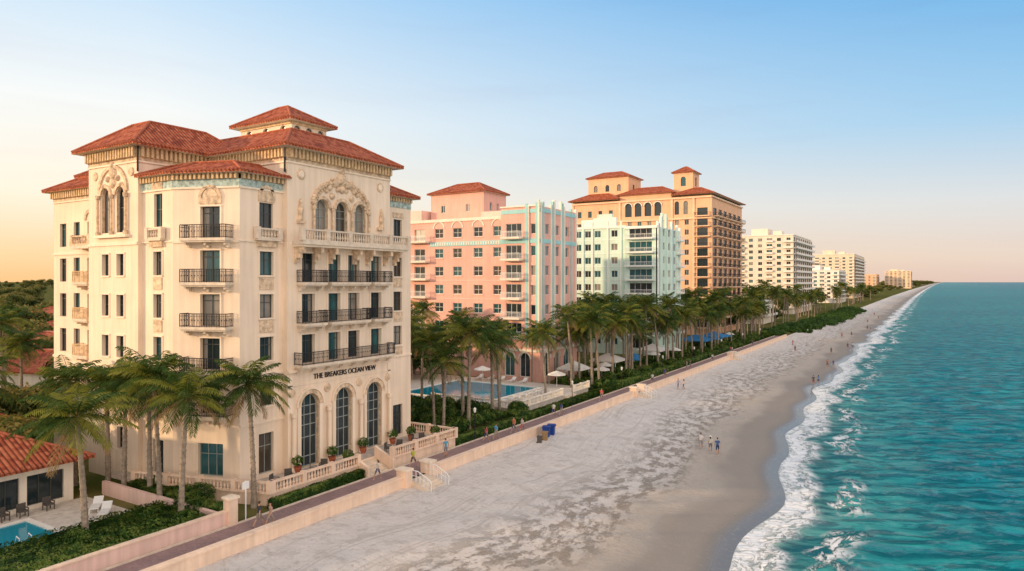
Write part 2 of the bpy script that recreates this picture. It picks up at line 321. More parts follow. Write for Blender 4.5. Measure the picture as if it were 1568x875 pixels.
balustrade(bal,FW,5.7,8.9,L4,1.0,CARVE,.3,3,.9); fbox(bal,FW,5.6,9,L4-.3,L4-.001,.0,1.1,STONE)
arch_ring(tr,FW,7.3,L4+2.6,.8,.3,.0,.12,CARVE); 
cornice(FW,0,12.5,25.6,26.9); hip(rf,-78.5,-66.9,36,44,26.9,28.3,2.4,over=.8)
wall(wl,Fr(-77,38,-68,38),9,26.9,28.6,[],CREAM); hip(rf,-77,-68,38,39.5,28.6,29.3,1.4,over=.5)
P0,P1,P2,P3=(-58,33.6),(-53.6,33.6),(-47.8,35.7),(-47.8,40)
FS=Fr(*P0,*P1); FD=Fr(*P1,*P2); FE=Fr(*P2,*P3)
tall=lambda c,w,zs,**k:[win(c,z+.6,w,2.0,nv=1,hz=(z+1.9,),curt=1,**k) for z in zs]
wall(wl,FS,FS.L,0,25.7,tall(2.3,1.2,LV+[6.4],sill=CREAM2)+[win(2.3,L4+1.1,1.2,2.8,nv=1,hz=(L4+2.6,))]+[win(2.3,1.3,1.5,2.8,nv=1)],CREAM,.3)
wall(wl,FD,FD.L,0,25.7,[win(3.5,z+.03,1.8,2.6,nv=1,hz=(z+2.1,),rm=CREAM2,curt=1) for z in LV+[L4,6.6]]+[win(3.5,1.5,2.3,2.7,nv=2,hz=(3.3,),fr=FRG)],CREAM,.35)
wall(wl,FE,FE.L,0,25.7,tall(2.6,1.4,LV+[6.4],sill=CREAM2)+[win(2.6,L4+.9,1.4,2.2,nv=1,hz=(L4+2.2,))]+[win(2.6,1.3,1.5,3.4,nv=1,hz=(3.6,),fr=FRG)],CREAM,.3)
for z in LV+[L4,6.6]: iron_balcony(bal,FD,1.4,5.6,z); surround(tr,FD,3.5,z+.03,1.8,2.6,CREAM2,.14)
for Fx,c,w in ((FS,2.3,1.2),(FE,2.6,1.4)):
    for z in LV+[6.4]: surround(tr,Fx,c,z+.6,w,2.0,CREAM2,.13)
for Fx,c,w in ((FS,2.3,1.2),(FE,2.6,1.4),(FD,3.5,1.8)):
    zz=L4+ (2.9+.3 if Fx is FE else 2.85 if Fx is FD else 4.1)
    fbox(tr,Fx,c-w/2-.15,c+w/2+.15,zz,zz+.5,.0,.1,CARVE); arch_ring(tr,Fx,c,zz+.5,w/2-.1,.25,.0,.12,CARVE)
    tr.tube([Fx.P(c,zz+.52,.0),Fx.P(c,zz+.52,.08)],[w/2-.12,w/2-.2],CARVE,14)
    if Fx is not FD:
        for z in (LV[1],LV[2]): fbox(tr,Fx,c-w/2,c+w/2,z-.6,z+.38,.0,.08,CARVE)
        fbox(tr,Fx,c-w/2-.5,c+w/2+.5,L4-.1,L4+.05,.0,.5,STONE); balustrade(tr,Fx,c-w/2-.4,c+w/2+.4,L4+.051,.9,STONE,.3,3,.3)
        fbox(tr,Fx,c-w/2-.3,c+w/2+.3,L4-.6,L4-.102,.0,.25,CARVE)
    for z,h in ((L4-.35,.22),(9.6,.25),(5.6,.18)):
        if not(Fx is FD): fbox(tr,Fx,.0,Fx.L,z+.1 if z>20 else z,z+h,.0,.1,CREAM2)
        else: fbox(tr,Fx,.0,Fx.L,z,z+h,.0,.1,CREAM2)
    fbox(tr,Fx,.0,Fx.L,25.1,25.25,.0,.12,CREAM2); fbox(tr,Fx,.0,Fx.L,25.25,25.85,.0,.06,TURQF)
    dentils(tr,Fx,.0,Fx.L,25.86,GOLD,.4,.2,.45,.34)
fbox(tr,FT,0,8,L4-.35,L4-.1,.0,.12,CREAM2); fbox(tr,FT,0,8,9.6,9.85,.0,.12,CREAM2); fbox(tr,FW,0,12.5,L4-.8,L4-.6,.0,.1,CREAM2); fbox(tr,FW,0,12.5,9.6,9.85,.0,.12,CREAM2)
roofring(rf,[(-57.9,32.8),(-53.7,32.8),(-47.0,35.2),(-47.0,40.3)],[(-57.9,36.0),(-54.2,36.0),(-50.6,37.2),(-50.6,40.3)],26.5,27.7,close=False,cap=False)
rf.face([(-57.9,36.0,27.7),(-54.2,36.0,27.7),(-50.6,37.2,27.7),(-50.6,40,27.7),(-57.9,40,27.7)],STONE)
for (x,y) in ((-57.8,33.05),(-47.35,39.85)): tr.tube([(x,y,26.9),(x,y,29.1)],[.09,.09],IRON,6)
FN=Fr(-47.9,53.1,-47.9,57.2)
wall(wl,FN,4.1,0,25.7,tall(2.0,1.3,LV,sill=CREAM2)+[win(2.0,L4+.5,1.3,2.5,nv=1)]+[win(2.0,1.3,1.5,3.2,nv=1,hz=(3.4,))],CREAM,.3)
wall(wl,Fr(-47.9,57.2,-60,57.2),12.1,0,25.7,[],CREAM)
fbox(tr,FN,0,4.1,25.25,25.85,.0,.06,TURQF); dentils(tr,FN,0,4.1,25.86,GOLD,.4,.2,.45,.34); fbox(tr,FN,0,4.1,9.55,9.75,.0,.12,CREAM2)
for z in (LV[0],LV[1],LV[2]): fbox(tr,FN,1.35,2.65,z-.5,z+.38,.0,.08,CARVE)
fbox(tr,FN,1.2,2.8,24.2,24.7,.0,.1,CARVE)
hip(rf,-60,-47.8,53.85,57.2,26.5,27.7,2.4,over=.7)
for Fp in (Fr(-61,45.7,-53.3,45.7),Fr(-53.3,45.7,-53.3,50.2)):
    wall(wl,Fp,Fp.L,31,33.2,[win((i+.5)*Fp.L/3,31.7,.9,1.2,arch=1,nv=0,g=GL[3]) for i in range(3)],CREAM,.25)
    fbox(tr,Fp,0,Fp.L,32.95,33.2,.0,.15,GOLD)
hip(rf,-61,-53.3,45.7,50.2,33.4,35.5,4,over=.8)
wl.mk('walls_and_windows',H); tr.mk('carved_trim',H); bal.mk('balconies',H); rf.mk('tiled_roof',H)
tx=bpy.data.curves.new('sign_lettering','FONT'); tx.body='THE BREAKERS OCEAN VIEW'; tx.size=.8; tx.extrude=.04; tx.materials.append(IRON)
to=add('sign_lettering',tx,H); to.rotation_euler=(math.pi/2,0,math.pi/2); bpy.context.view_layer.update()
k=8.0/to.dimensions.x; to.scale=(k,k*1.1,1); to.location=(XE+.05,42.9,8.72)
# ---------------------------------------------------------------- terrace
T=MB()
tp=[(-56,31.6),(-43.8,35.4),(-43.8,45),(-44.9,45),(-44.9,48.6),(-42.9,48.6),(-42.9,58.5),(-60,58.5)]
T.face([(*p,.95) for p in tp]+[(-60,31.6,.95)],stucco('terrace_paving',(.48,.41,.34),var=.2,scale=2,streak=False))
for i in range(len(tp)-1):
    T.face([(*tp[i],0),(*tp[i+1],0),(*tp[i+1],.95),(*tp[i],.95)],WALLC)
balustrade(T,Fr(*tp[0],*tp[1]),.2,Fr(*tp[0],*tp[1]).L,.951,.95,WALLC); balustrade(T,Fr(*tp[1],*tp[2]),0.25,9.6,.951,.95,WALLC)
balustrade(T,Fr(*tp[5],*tp[6]),0,9.9,.951,1.0,WALLC); balustrade(T,Fr(-42.9,58.5,-50,58.5),.2,7,.951,1.0,WALLC)
for i in range(6): T.box(-44.9+i*.35,-44.55+i*.35,45.35,48.25,0,.95-.158*(i+.0) -.158,STONE)
for y in (45.0,48.3): T.hexa([(-44.9,y,0),(-42.6,y,0),(-42.6,y+.3,0),(-44.9,y+.3,0),(-44.9,y,1.9),(-42.6,y,.9),(-42.6,y+.3,.9),(-44.9,y+.3,1.9)],WALLC)
T.mk('stone_terrace')
# ================================================================ generic tower block
def mass(mb,x0,x1,y0,y1,z0,z1,m,south=None,east=None,cap=True,rev=.25):
    wall(mb,Fr(x0,y0,x1,y0),x1-x0,z0,z1,south or [],m,rev); wall(mb,Fr(x1,y0,x1,y1),y1-y0,z0,z1,east or [],m,rev)
    mb.face([(x1,y1,z0),(x0,y1,z0),(x0,y1,z1),(x1,y1,z1)],m); mb.face([(x0,y1,z0),(x0,y0,z0),(x0,y0,z1),(x0,y1,z1)],m)
    if cap: mb.face([(x0,y0,z1-.4),(x1,y0,z1-.4),(x1,y1,z1-.4),(x0,y1,z1-.4)],STONE)
def slabs(mb,F,a0,a1,zs,d,sm,rm,h=1.05,solid=False,sp=.22):
    for z in zs: iron_balcony(mb,F,a0,a1,z,d,h,sm,rm,sp,False)
# ---- pink hotel
B=empty('pink_hotel'); w=MB(); t=MB()
YS=103.6; rows=[5.6,8.3,11.7,15.1,18.5,21.9,25.7]
so=[]
X0=-100
for X in (-96,-91,-79.8,-75.5,-70.8,-66.5):
    for z in rows: so.append(win(X-X0,z,2.0,1.75,nv=1,hz=(z+.9,),fr=FRW,g=random.choice(GL[:3]),sill=PINKL))
for z in rows: so.append(win(-84.5-X0,z-.5,2.6,2.3,nv=1,fr=FRW))
mass(w,X0,-64.9,YS,125,0,29.2,PINK,so)
FPk=Fr(X0,YS,-64.9,YS)
for X in (-79.8,-75.5,-70.8,-66.5): arch_ring(t,FPk,X-X0,27.5,1.15,.22,.0,.12,PCREAM)
slabs(t,FPk,-87-X0,-82-X0,[z-.55 for z in rows],1.4,PCREAM,METALW)
fbox(t,FPk,-82-X0,35.0,24.1,24.9,.0,.1,TURQ); fbox(t,FPk,0,35.1,28.7,29.25,.0,.2,PCREAM)
for i in range(30): 
    x=-81.7-X0+i*.55; fbox(t,FPk,x,x+.25,24.25,24.75,.1,.16,PCREAM)
for z in rows[1:5]: fbox(t,FPk,0,35,z-.9,z-.8,.0,.05,PINKL)
bo=[win(2.6,z-.5,3.2,2.4,nv=2,fr=FRW,g=GL[0]) for z in rows[1:]]+[win(6.5,z,1.0,1.75,nv=0,fr=FRW) for z in rows[1:]]
eo=[]
for yy in (2.6,6.4,10.2):
    for z in rows[1:]: eo.append(win(yy,z,1.3,1.75,nv=1,fr=FRW,g=GL[1]))
arc=[win(c,.9,2.0,4.2,arch=1,nv=1,fr=FRW,rm=PCREAM) for c in (1.8,4.9)]
arce=[win(c,.9,2.2,4.2,arch=1,nv=1,fr=FRW,rm=PCREAM) for c in (2.4,6.2,10.0)]
mass(w,-64.9,-57,102.2,116.5,0,30.4,PINK,bo+arc,eo+arce)
Fb=Fr(-64.9,102.2,-57,102.2); Fe=Fr(-57,102.2,-57,116.5)
slabs(t,Fb,.7,4.6,[z-.55 for z in rows[1:]],1.5,PCREAM,METALW)
fbox(t,Fb,0,7.9,29.3,30.0,.0,.1,TURQ); fbox(t,Fb,-.1,8.0,30.41,30.65,-.3,.25,PCREAM); fbox(t,Fb,0,7.9,24.1,24.9,.0,.1,TURQ)
for a,b_,mm,zt in ((5.1,5.5,TURQ,30.9),(5.6,5.8,PCREAM,30.4),(7.2,7.5,TURQ,31),(7.55,7.9,PCREAM,31.5)): fbox(t,Fb,a,b_,6,zt,.0,.3,mm)
for i,(a,hh,mm) in enumerate(((.05,31.0,PCREAM),(.8,31.2,TURQ),(3.7,31.0,PCREAM),(4.3,31.6,TURQ),(4.9,31.9,PCREAM),(7.5,31.9,PCREAM),(8.1,31.6,TURQ),(8.7,31.0,PCREAM),(11.6,30.9,TURQ),(13.5,31,PCREAM))):
    fbox(t,Fe,a,a+.4,5.8,hh,-.3,.2,mm)
fbox(t,Fe,0,14.3,5.3,5.75,.0,.35,PCREAM); fbox(t,Fb,0,7.9,5.3,5.75,.0,.35,PCREAM)
for z in (24.1,29.4): fbox(t,Fe,0,14.3,z,z+.7,.0,.1,TURQ)
for c in (2.4,6.2,10.0): arch_ring(t,Fe,c,4.0,1.15,.25,.0,.15,PCREAM)
for c in (1.8,4.9): arch_ring(t,Fb,c,4.0,1.05,.25,.0,.15,PCREAM)
mass(w,-85.2,-72.5,108,116,29,34.6,PINK,[win(3,31,1,1.4,fr=FRW),win(9,31,1,1.4,fr=FRW)],[win(2.5,31.2,.9,1.6,arch=1,fr=FRW),win(5,31.2,.9,1.6,arch=1,fr=FRW)])
mass(w,-92,-86,106,114,29,31.5,PINKL); mass(w,-72.4,-66,107,114,29,30.6,PINKL)
hip(t,-85.2,-72.5,108,116,34.8,37,4.4,over=.6)
w.mk('walls_and_windows',B); t.mk('trim_balconies_roof',B)
# ---- mint hotel
B=empty('mint_art_deco_hotel'); w=MB(); t=MB(); YS=153.3; X0=-84
rows=[2.2+3.25*i for i in range(9)]
so=[win(X-X0,z,1.6,1.6,nv=1,fr=FRW) for X in (-81,-78,-74.6,-72,-69.4,-65.0) for z in rows]
mass(w,X0,-62,YS,175,0,30.8,MINT,so,[])
Fm=Fr(X0,YS,-62,YS)
fbox(t,Fm,0,22,30.3,30.85,.0,.2,MINTW); fbox(t,Fm,13.5,19.5,30.85,32.9,-.6,.15,MINTW); fbox(t,Fm,14.5,18.5,32.9,33.8,-.6,.1,MINT)
for a in (10.6,13.1,17.2,20.6): fbox(t,Fm,a,a+.35,3,32,.0,.25,MINTW)
for z in rows[1:]: fbox(t,Fm,0,22,z-.75,z-.62,.0,.06,MINTW)
mass(w,-62,-54,152.6,170,0,30.2,MINT,[win(3.9,z-.5,5.6,2.4,nv=3,fr=FRW,g=random.choice(GL[:2])) for z in rows],[win(yy,z,1.5,1.7,nv=1,fr=FRW) for yy in (4.5,8.5,12.5) for z in rows])
Fb=Fr(-62,152.6,-54,152.6); Fe=Fr(-54,152.6,-54,170)
slabs(t,Fb,.5,7.4,[z-.55 for z in rows[1:]],1.6,MINTW,METALW,.95,False,.3)
fbox(t,Fb,0,8,29.9,30.5,-.3,.3,MINTW)
for a,hh,mm in ((.0,31.5,MINTW),(.8,31,TURQ),(2.2,32.8,MINTW),(2.9,33.6,MINT),(5.8,33.6,MINT),(6.5,32.8,MINTW),(9.8,32,MINTW),(10.6,31.4,TURQ),(14,31.5,MINTW),(16.2,31,MINTW)): fbox(t,Fe,a,a+.5,4,hh,-.3,.25,mm)
slabs(t,Fe,13.6,17,[z-.55 for z in rows[1:]],1.2,MINTW,METALW,.95,False,.4)
mass(w,-76,-70,158,166,30,33,MINTW)
w.mk('walls_and_windows',B); t.mk('trim_and_balconies',B)
# ---- tan tower
B=empty('tan_resort_tower'); w=MB(); t=MB(); YS=221; X0=-110
rows=[3+3.3*i for i in range(12)]
so=[win(X-X0,z,1.4,1.8,nv=1,fr=FRW) for X in (-107,-103,-99,-94.5,-88,-84.5,-81,-77.5,-71.5,-68.2) for z in rows[:-1]]
so+=[win(X-X0,39.5,2.4,4.6,arch=1,nv=0,g=GL[0],rm=TANL) for X in (-88.5,-85,-81.5,-78)]+[win(X-X0,40,1.4,2.2,nv=1) for X in (-107,-103,-99,-95)]+[win(X-X0,39.5,1.5,4.4,arch=1) for X in (-71.5,-68.5)]
so+=[win(-63-X0,z-.4,3.4,2.5,nv=1,g=GL[0]) for z in rows]
mass(w,X0,X0+50,YS,262,0,45.3,TAN,so,[win(yy,z-.4,4.2,2.5,nv=2,g=GL[0]) for yy in (4,10.5,17,23.5,30,36.5) for z in rows])
Fm=Fr(X0,YS,-60,YS); Fe=Fr(-60,YS,-60,262)
slabs(t,Fm,44.6,49.8,[z-.5 for z in rows],1.6,TANL,IRON,1.05,False,.5); 
for a in (1.5,8,14.5,21,27.5,34): slabs(t,Fe,a,a+5.2,[z-.5 for z in rows],1.8,TANL,IRON,1.05,False,.6)
for a in (0,18,36.5,43.8): fbox(t,Fm,a,a+.7,0,45,.0,.3,TANL)
for z in (5.2,37.8,44.6): fbox(t,Fm,0,50,z,z+.5,.0,.5,TANL); fbox(t,Fe,0,41,z,z+.5,.0,2.0 if z<6 else .5,TANL)
for X in (-88.5,-85,-81.5,-78): arch_ring(t,Fm,X-X0,42.9,1.25,.3,.0,.3,PCREAM)
hip(t,X0,-93,YS,240,46,48.8,6,over=1.2); hip(t,-92,-73.6,YS+1,245,47.2,50,6,over=1.2); mass(w,-92,-73.6,YS+.8,245,45.2,47.2,TAN); hip(t,-72,-60,YS,262,46.05,48.6,6,over=1.2)
mass(w,-106,-90.5,226,238,46,54.4,TAN,[win(c,49.5,1.5,2.4,arch=1) for c in (3,7.5,12)],[win(5,50,1.5,2)]); hip(t,-106,-90.5,226,238,54.6,57,5,over=.8)
mass(w,-74.2,-67.6,226,233,46,54.0,TAN,[win(3.3,49.5,1.7,3.2,arch=1,nv=0)],[win(3.5,49.5,1.7,3.2,arch=1,nv=0)]); hip(t,-74.2,-67.6,226,233,54.2,56.4,3.6,over=.7)
w.mk('walls_and_windows',B); t.mk('trim_balconies_roofs',B)
# ---- white condos
def condo(name,x0,x1,y0,y1,top,st,m,slabm,colw=4.2,bal_e=True,pent=True,dk=GL[0]):
    B=empty(name); w=MB(); t=MB(); n=int(top/st); rows=[st*i+.6 for i in range(1,n)]
    W=x1-x0; nc=int(W/colw); so=[win((i+.5)*W/nc,z,colw*.5 if i%3 else colw*.72,st*.55,nv=1,fr=FRW) for i in range(nc) for z in rows]
    D=y1-y0; ne=int(D/7); eo=[win((i+.5)*D/ne,z,5.2,st*.68,nv=1,g=dk) for i in range(ne) for z in rows]
    mass(w,x0,x1,y0,y1,0,top,m,so,eo); Fm=Fr(x0,y0,x1,y0); Fe=Fr(x1,y0,x1,y1)
    for z in rows:
        for i in range(nc):
            if i%3==0: a=(i+.5)*W/nc; fbox(t,Fm,a-colw*.42,a+colw*.42,z-.45,z+.55,.0,1.2,slabm)
        fbox(t,Fe,.5,D-.5,z-.7,z-.45,.0,1.8,slabm); fbox(t,Fe,.5,D-.5,z-.449,z+.35,1.7,1.8,slabm)
        fbox(t,Fm,W-5,W-.05,z-.7,z-.45,.0,1.5,slabm); fbox(t,Fm,W-5,W-.05,z-.449,z+.35,1.4,1.5,slabm)
    fbox(t,Fm,-.3,W+.3,top+.01,top+.5,-D*.9,.3,slabm)
    if pent: mass(w,x0+W*.2,x0+W*.5,y0+8,y0+22,top+.4,top+4.5,m); mass(w,x0+W*.6,x0+W*.75,y0+8,y0+16,top+.4,top+3,m)
    w.mk('walls_and_windows',B); t.mk('balcony_slabs',B)
condo('white_condominium',-91,-62,387,455,42,3.2,WHT,WHT2)
condo('cream_condominium',-104,-66,774,900,45,3.3,stucco('cream_render',(.72,.60,.46)),WHT2,5.5)
condo('low_white_apartments',-92,-62,600,650,26,3.2,WHT2,WHT2,5)
condo('beige_condominium',-150,-112,760,850,38,3.2,TANL,PCREAM,5.5,pent=False)
condo('distant_resort',-95,-40,1900,2000,42,3.5,TANL,PCREAM,9,pent=True)
condo('distant_apartments',-180,-110,1850,1950,34,3.5,TAN,PCREAM,9,pent=False)
condo('beachfront_house',-72,-58,290,312,9,3.2,PCREAM,WHT2,4,pent=False)
# ================================================================ ground
def coast(Y): return 0 if Y<900 else 75*((Y-900)/6000)**1.3
def shore(Y):
    T=[(-200,-10),(20,-11),(47,-11.3),(59,-12),(81,-13),(92,-15.2),(131,-16.5),(180,-17.2),(480,-17.5),(800,-17.5),(20000,-17.5)]
    for i in range(len(T)-1):
        if T[i][0]<=Y<=T[i+1][0]:
            f=(Y-T[i][0])/(T[i+1][0]-T[i][0]); b=T[i][1]+(T[i+1][1]-T[i][1])*f; break
    return b+coast(Y)+.8*math.sin(Y*.13)+.5*math.sin(Y*.31+1)+(mn.noise(Vector((Y*.05,3,0)))*1.5)
Ys=[-120]; 
while Ys[-1]<16000: Ys.append(Ys[-1]+max(.7,abs(Ys[-1])*.012))
def gridmesh(name,rows,cols,fn,mat):
    v=[];uv=[]
    for Y in rows:
        for c in cols:
            p,q=fn(c,Y); v.append(p); uv.append(q)
    n=len(cols); f=[(j*n+i,j*n+i+1,(j+1)*n+i+1,(j+1)*n+i) for j in range(len(rows)-1) for i in range(n-1)]
    me=bpy.data.meshes.new(name); me.from_pydata(v,[],f); me.materials.append(mat); ul=me.uv_layers.new(name='UVMap')
    li=[0]*len(me.loops); me.loops.foreach_get('vertex_index',li); flat=[x for k in li for x in uv[k]]; ul.data.foreach_set('uv',flat)
    me.polygons.foreach_set('use_smooth',[True]*len(f)); me.update(); return add(name,me)
ZW=-.45
def sand_fn(c,Y):
    s=shore(Y); x0=-39.1+coast(Y)
    x=x0+(s+10-x0)*c; d=s-x
    zt=ZW if Y<228 else ZW+(-ZW-.02)*min(1,(Y-228)/8)
    if d>5: z=zt+(-1.55-zt)*min(1,(x-x0)/max(1,(s-5-x0)))
    else: z=-1.55-.45*(5-d)/5 if d>0 else -2.0+d*.09
    if d>1 and c>0 and Y<600: z+=.14*mn.noise(Vector((x*.35,Y*.35,0)))*min(1,d/8)+.06*mn.noise(Vector((x*1.1,Y*1.1,5)))*min(1,d/8)
    return (x,Y,z),(d,Y)
def sandmat():
    m,nt,N,L,b=nm('beach_sand'); tc=N.new('ShaderNodeTexCoord'); sp=N.new('ShaderNodeSeparateXYZ'); L.new(tc.outputs['UV'],sp.inputs[0])
    def noi(s,det=5,mpx=None,ro=.6):
        n=N.new('ShaderNodeTexNoise'); n.inputs['Scale'].default_value=s; n.inputs['Detail'].default_value=det; n.inputs['Roughness'].default_value=ro
        if mpx: mp=N.new('ShaderNodeMapping'); mp.inputs['Scale'].default_value=mpx; L.new(tc.outputs['UV'],mp.inputs['Vector']); L.new(mp.outputs[0],n.inputs['Vector'])
        else: L.new(tc.outputs['UV'],n.inputs['Vector'])
        return n.outputs[0]
    def mt(op,a,b_,c_=None):
        n=N.new('ShaderNodeMath'); n.operation=op
        for i,x in enumerate((a,b_,c_)):
            if x is None: continue
            if isinstance(x,(int,float)): n.inputs[i].default_value=x
            else: L.new(x,n.inputs[i])
        return n.outputs[0]
    def mr(x,a,b_,c_=0,d=1,sm=True):
        n=N.new('ShaderNodeMapRange'); n.interpolation_type='SMOOTHSTEP' if sm else 'LINEAR'; L.new(x,n.inputs[0])
        for i,k in enumerate((a,b_,c_,d)): n.inputs[i+1].default_value=k
        return n.outputs[0]
    def mix(f,a,b_):
        n=N.new('ShaderNodeMix'); n.data_type='RGBA'; L.new(f,n.inputs[0])
        for i,x in ((6,a),(7,b_)):
            if isinstance(x,tuple): n.inputs[i].default_value=(*x,1)
            else: L.new(x,n.inputs[i])
        return n.outputs[2]
    d=mt('ADD',sp.outputs[0],mt('MULTIPLY',mt('SUBTRACT',noi(.09,4,(1,.5,1)),.5),9))
    wet=mr(d,4.5,8.0,1,0); damp=mr(d,7.5,13,1,0)
    dry=mix(noi(.5,6),(.62,.565,.515),(.77,.715,.66))
    band=mt('MULTIPLY',mr(d,7,10),mr(d,13,20,1,0))
    deb=mt('MULTIPLY',mr(noi(.9,8,(1,.55,1),.75),.47,.58),band)
    c=mix(damp,dry,(.48,.42,.355)); c=mix(mt('MULTIPLY',deb,.8),c,(.24,.195,.15)); 
    c=mix(wet,c,(.30,.26,.22)); 
    vw=mr(sp.outputs[0],.5,3.2,1,0); c=mix(vw,c,(.18,.165,.15))
    fp=noi(2.2,6,None,.7); c=mix(mr(fp,.30,.46,.55,0),c,(.36,.32,.28))
    fp2=noi(.7,5,None,.65); c=mix(mt('MULTIPLY',mr(fp2,.50,.62,0,.45),mr(wet,0,1,1,0)),c,(.46,.41,.365))
    tr_=noi(1.0,2,(3.0,.04,1)); c=mix(mt('MULTIPLY',mr(tr_,.55,.64,0,.5),mr(d,14,18)),c,(.47,.425,.38))
    L.new(c,b.inputs['Base Color']); L.new(mr(vw,0,1,.9,.15),b.inputs['Roughness'])
    b.inputs['Specular IOR Level'].default_value=.3
    h=mt('ADD',mt('MULTIPLY',fp,.17),mt('MULTIPLY',noi(9,3),.02)); h=mt('ADD',h,mt('MULTIPLY',deb,.05)); h=mt('ADD',h,mt('MULTIPLY',fp2,.16)); h=mt('MULTIPLY',h,mr(wet,0,1,1,.12))
    bp=N.new('ShaderNodeBump'); bp.inputs['Distance'].default_value=1.3; bp.inputs['Strength'].default_value=.95; L.new(h,bp.inputs['Height']); L.new(bp.outputs[0],b.inputs['Normal'])
    return m
gridmesh('sandy_beach',Ys,[i/55 for i in range(56)],sand_fn,sandmat())
def seamat():
    m,nt,N,L,b=nm('sea_water'); tc=N.new('ShaderNodeTexCoord'); sp=N.new('ShaderNodeSeparateXYZ'); L.new(tc.outputs['UV'],sp.inputs[0])
    rot=N.new('ShaderNodeMapping'); rot.inputs['Rotation'].default_value=(0,0,-.50); L.new(tc.outputs['UV'],rot.inputs['Vector'])
    def noi(s,det=5,mpx=(1,1,1),ro=.6,dist=0,r=False):
        n=N.new('ShaderNodeTexNoise'); n.inputs['Scale'].default_value=s; n.inputs['Detail'].default_value=det; n.inputs['Roughness'].default_value=ro; n.inputs['Distortion'].default_value=dist
        mp=N.new('ShaderNodeMapping'); mp.inputs['Scale'].default_value=mpx; L.new(rot.outputs[0] if r else tc.outputs['UV'],mp.inputs['Vector']); L.new(mp.outputs[0],n.inputs['Vector'])
        return n.outputs[0]
    def mt(op,a,b_):
        n=N.new('ShaderNodeMath'); n.operation=op
        for i,x in enumerate((a,b_)):
            if isinstance(x,(int,float)): n.inputs[i].default_value=x
            else: L.new(x,n.inputs[i])
        return n.outputs[0]
    def mr(x,a,b_,c_=0,d=1):
        n=N.new('ShaderNodeMapRange'); n.interpolation_type='SMOOTHSTEP'; L.new(x,n.inputs[0])
        for i,k in enumerate((a,b_,c_,d)): n.inputs[i+1].default_value=k
        return n.outputs[0]
    def mix(f,a,b_):
        n=N.new('ShaderNodeMix'); n.data_type='RGBA'; L.new(f,n.inputs[0])
        for i,x in ((6,a),(7,b_)):
            if isinstance(x,tuple): n.inputs[i].default_value=(*x,1)
            else: L.new(x,n.inputs[i])
        return n.outputs[2]
    s=sp.outputs[0]
    c=mix(mr(s,0,6),(.26,.33,.28),(.06,.34,.33)); c=mix(mr(s,4,20),c,(.006,.265,.30)); c=mix(mr(s,40,350),c,(.004,.18,.255))
    c=mix(mr(noi(.05,5,(1,.4,1)),.42,.62,0,.45),c,(.012,.32,.33))
    wv=noi(.75,6,(.38,1,1),.58,.4,True); c=mix(mr(wv,.43,.58,0,.75),c,(.001,.085,.12))
    wv2=noi(.28,5,(.35,1,1),.55,.3,True); c=mix(mr(wv2,.46,.62,0,.5),c,(.002,.11,.15))
    sw=mt('ADD',s,mt('MULTIPLY',mt('SUBTRACT',noi(.12,3,(.6,1,1)),.5),8))
    lace=mr(noi(1.3,7,(1,.6,1),.7,1.2),.42,.52); lace2=mr(noi(1.1,7,(1,.45,1),.72,.6),.47,.55)
    brk=mr(noi(.07,3,(.3,1,1)),.42,.55)
    edge=mt('MULTIPLY',mr(s,-.6,0),mr(s,.7,1.8,1,0))
    b1=mt('MULTIPLY',mt('MULTIPLY',mr(sw,.2,1.0),mr(sw,2.4,3.8,1,0)),mt('ADD',mt('MULTIPLY',lace,.7),.3))
    b2=mt('MULTIPLY',mt('MULTIPLY',mt('MULTIPLY',mr(sw,4.6,5.4),mr(sw,6.2,8.0,1,0)),lace2),brk)
    foam=mt('MINIMUM',mt('ADD',mt('ADD',mt('MULTIPLY',edge,mt('ADD',mt('MULTIPLY',lace,.5),.5)),b1),b2),1.0)
    c=mix(foam,c,(.86,.88,.88))
    h=mt('ADD',mt('MULTIPLY',wv,.65),mt('MULTIPLY',noi(2.4,5,(.5,1,1),.6,0,True),.16)); h=mt('ADD',h,mt('MULTIPLY',foam,.10)); h=mt('ADD',h,mt('MULTIPLY',wv2,1.1))
    bp=N.new('ShaderNodeBump'); bp.inputs['Distance'].default_value=1; bp.inputs['Strength'].default_value=1.0; L.new(h,bp.inputs['Height'])
    df=N.new('ShaderNodeBsdfDiffuse'); L.new(c,df.inputs[0]); L.new(bp.outputs[0],df.inputs['Normal'])
    gl=N.new('ShaderNodeBsdfGlossy'); gl.inputs['Roughness'].default_value=.10; gl.inputs[0].default_value=(.85,.95,1,1); L.new(bp.outputs[0],gl.inputs['Normal'])
    fz=N.new('ShaderNodeFresnel'); fz.inputs[0].default_value=1.33; L.new(bp.outputs[0],fz.inputs['Normal'])
    fac=mt('MULTIPLY',mr(fz.outputs[0],.0,.8,.0,.34),mr(foam,0,1,1,.05))
    ms=N.new('ShaderNodeMixShader'); L.new(fac,ms.inputs[0]); L.new(df.outputs[0],ms.inputs[1]); L.new(gl.outputs[0],ms.inputs[2]); L.new(ms.outputs[0],N['Material Output'].inputs[0])
    return m
ss=[-2.5]
while ss[-1]<14000: ss.append(ss[-1]+max(.6,abs(ss[-1])*.028))
def sea_fn(s,Y):
    x=shore(Y)+s; k=max(0,min(1,s/12))*max(0,1-s/220)*max(0,1-Y/450)
    z=-1.98
    if k>0:
        a=x*.85+Y*.52; b_=-x*.52+Y*.85
        z+=k*(.50*mn.noise(Vector((a*.13,b_*.40,1)))+.24*mn.noise(Vector((a*.35,b_*.9,4))))
    z+= .18*math.exp(-((s-2.6-1.2*mn.noise(Vector((Y*.12,9,0))))/.9)**2)*(1 if Y<600 else 0)+ .14*math.exp(-((s-6.5-2*mn.noise(Vector((Y*.08,2,0))))/1.1)**2)*(1 if Y<600 else 0)
    return (x,Y,z),(s,Y)
gridmesh('sea_water',Ys,ss,sea_fn,seamat())
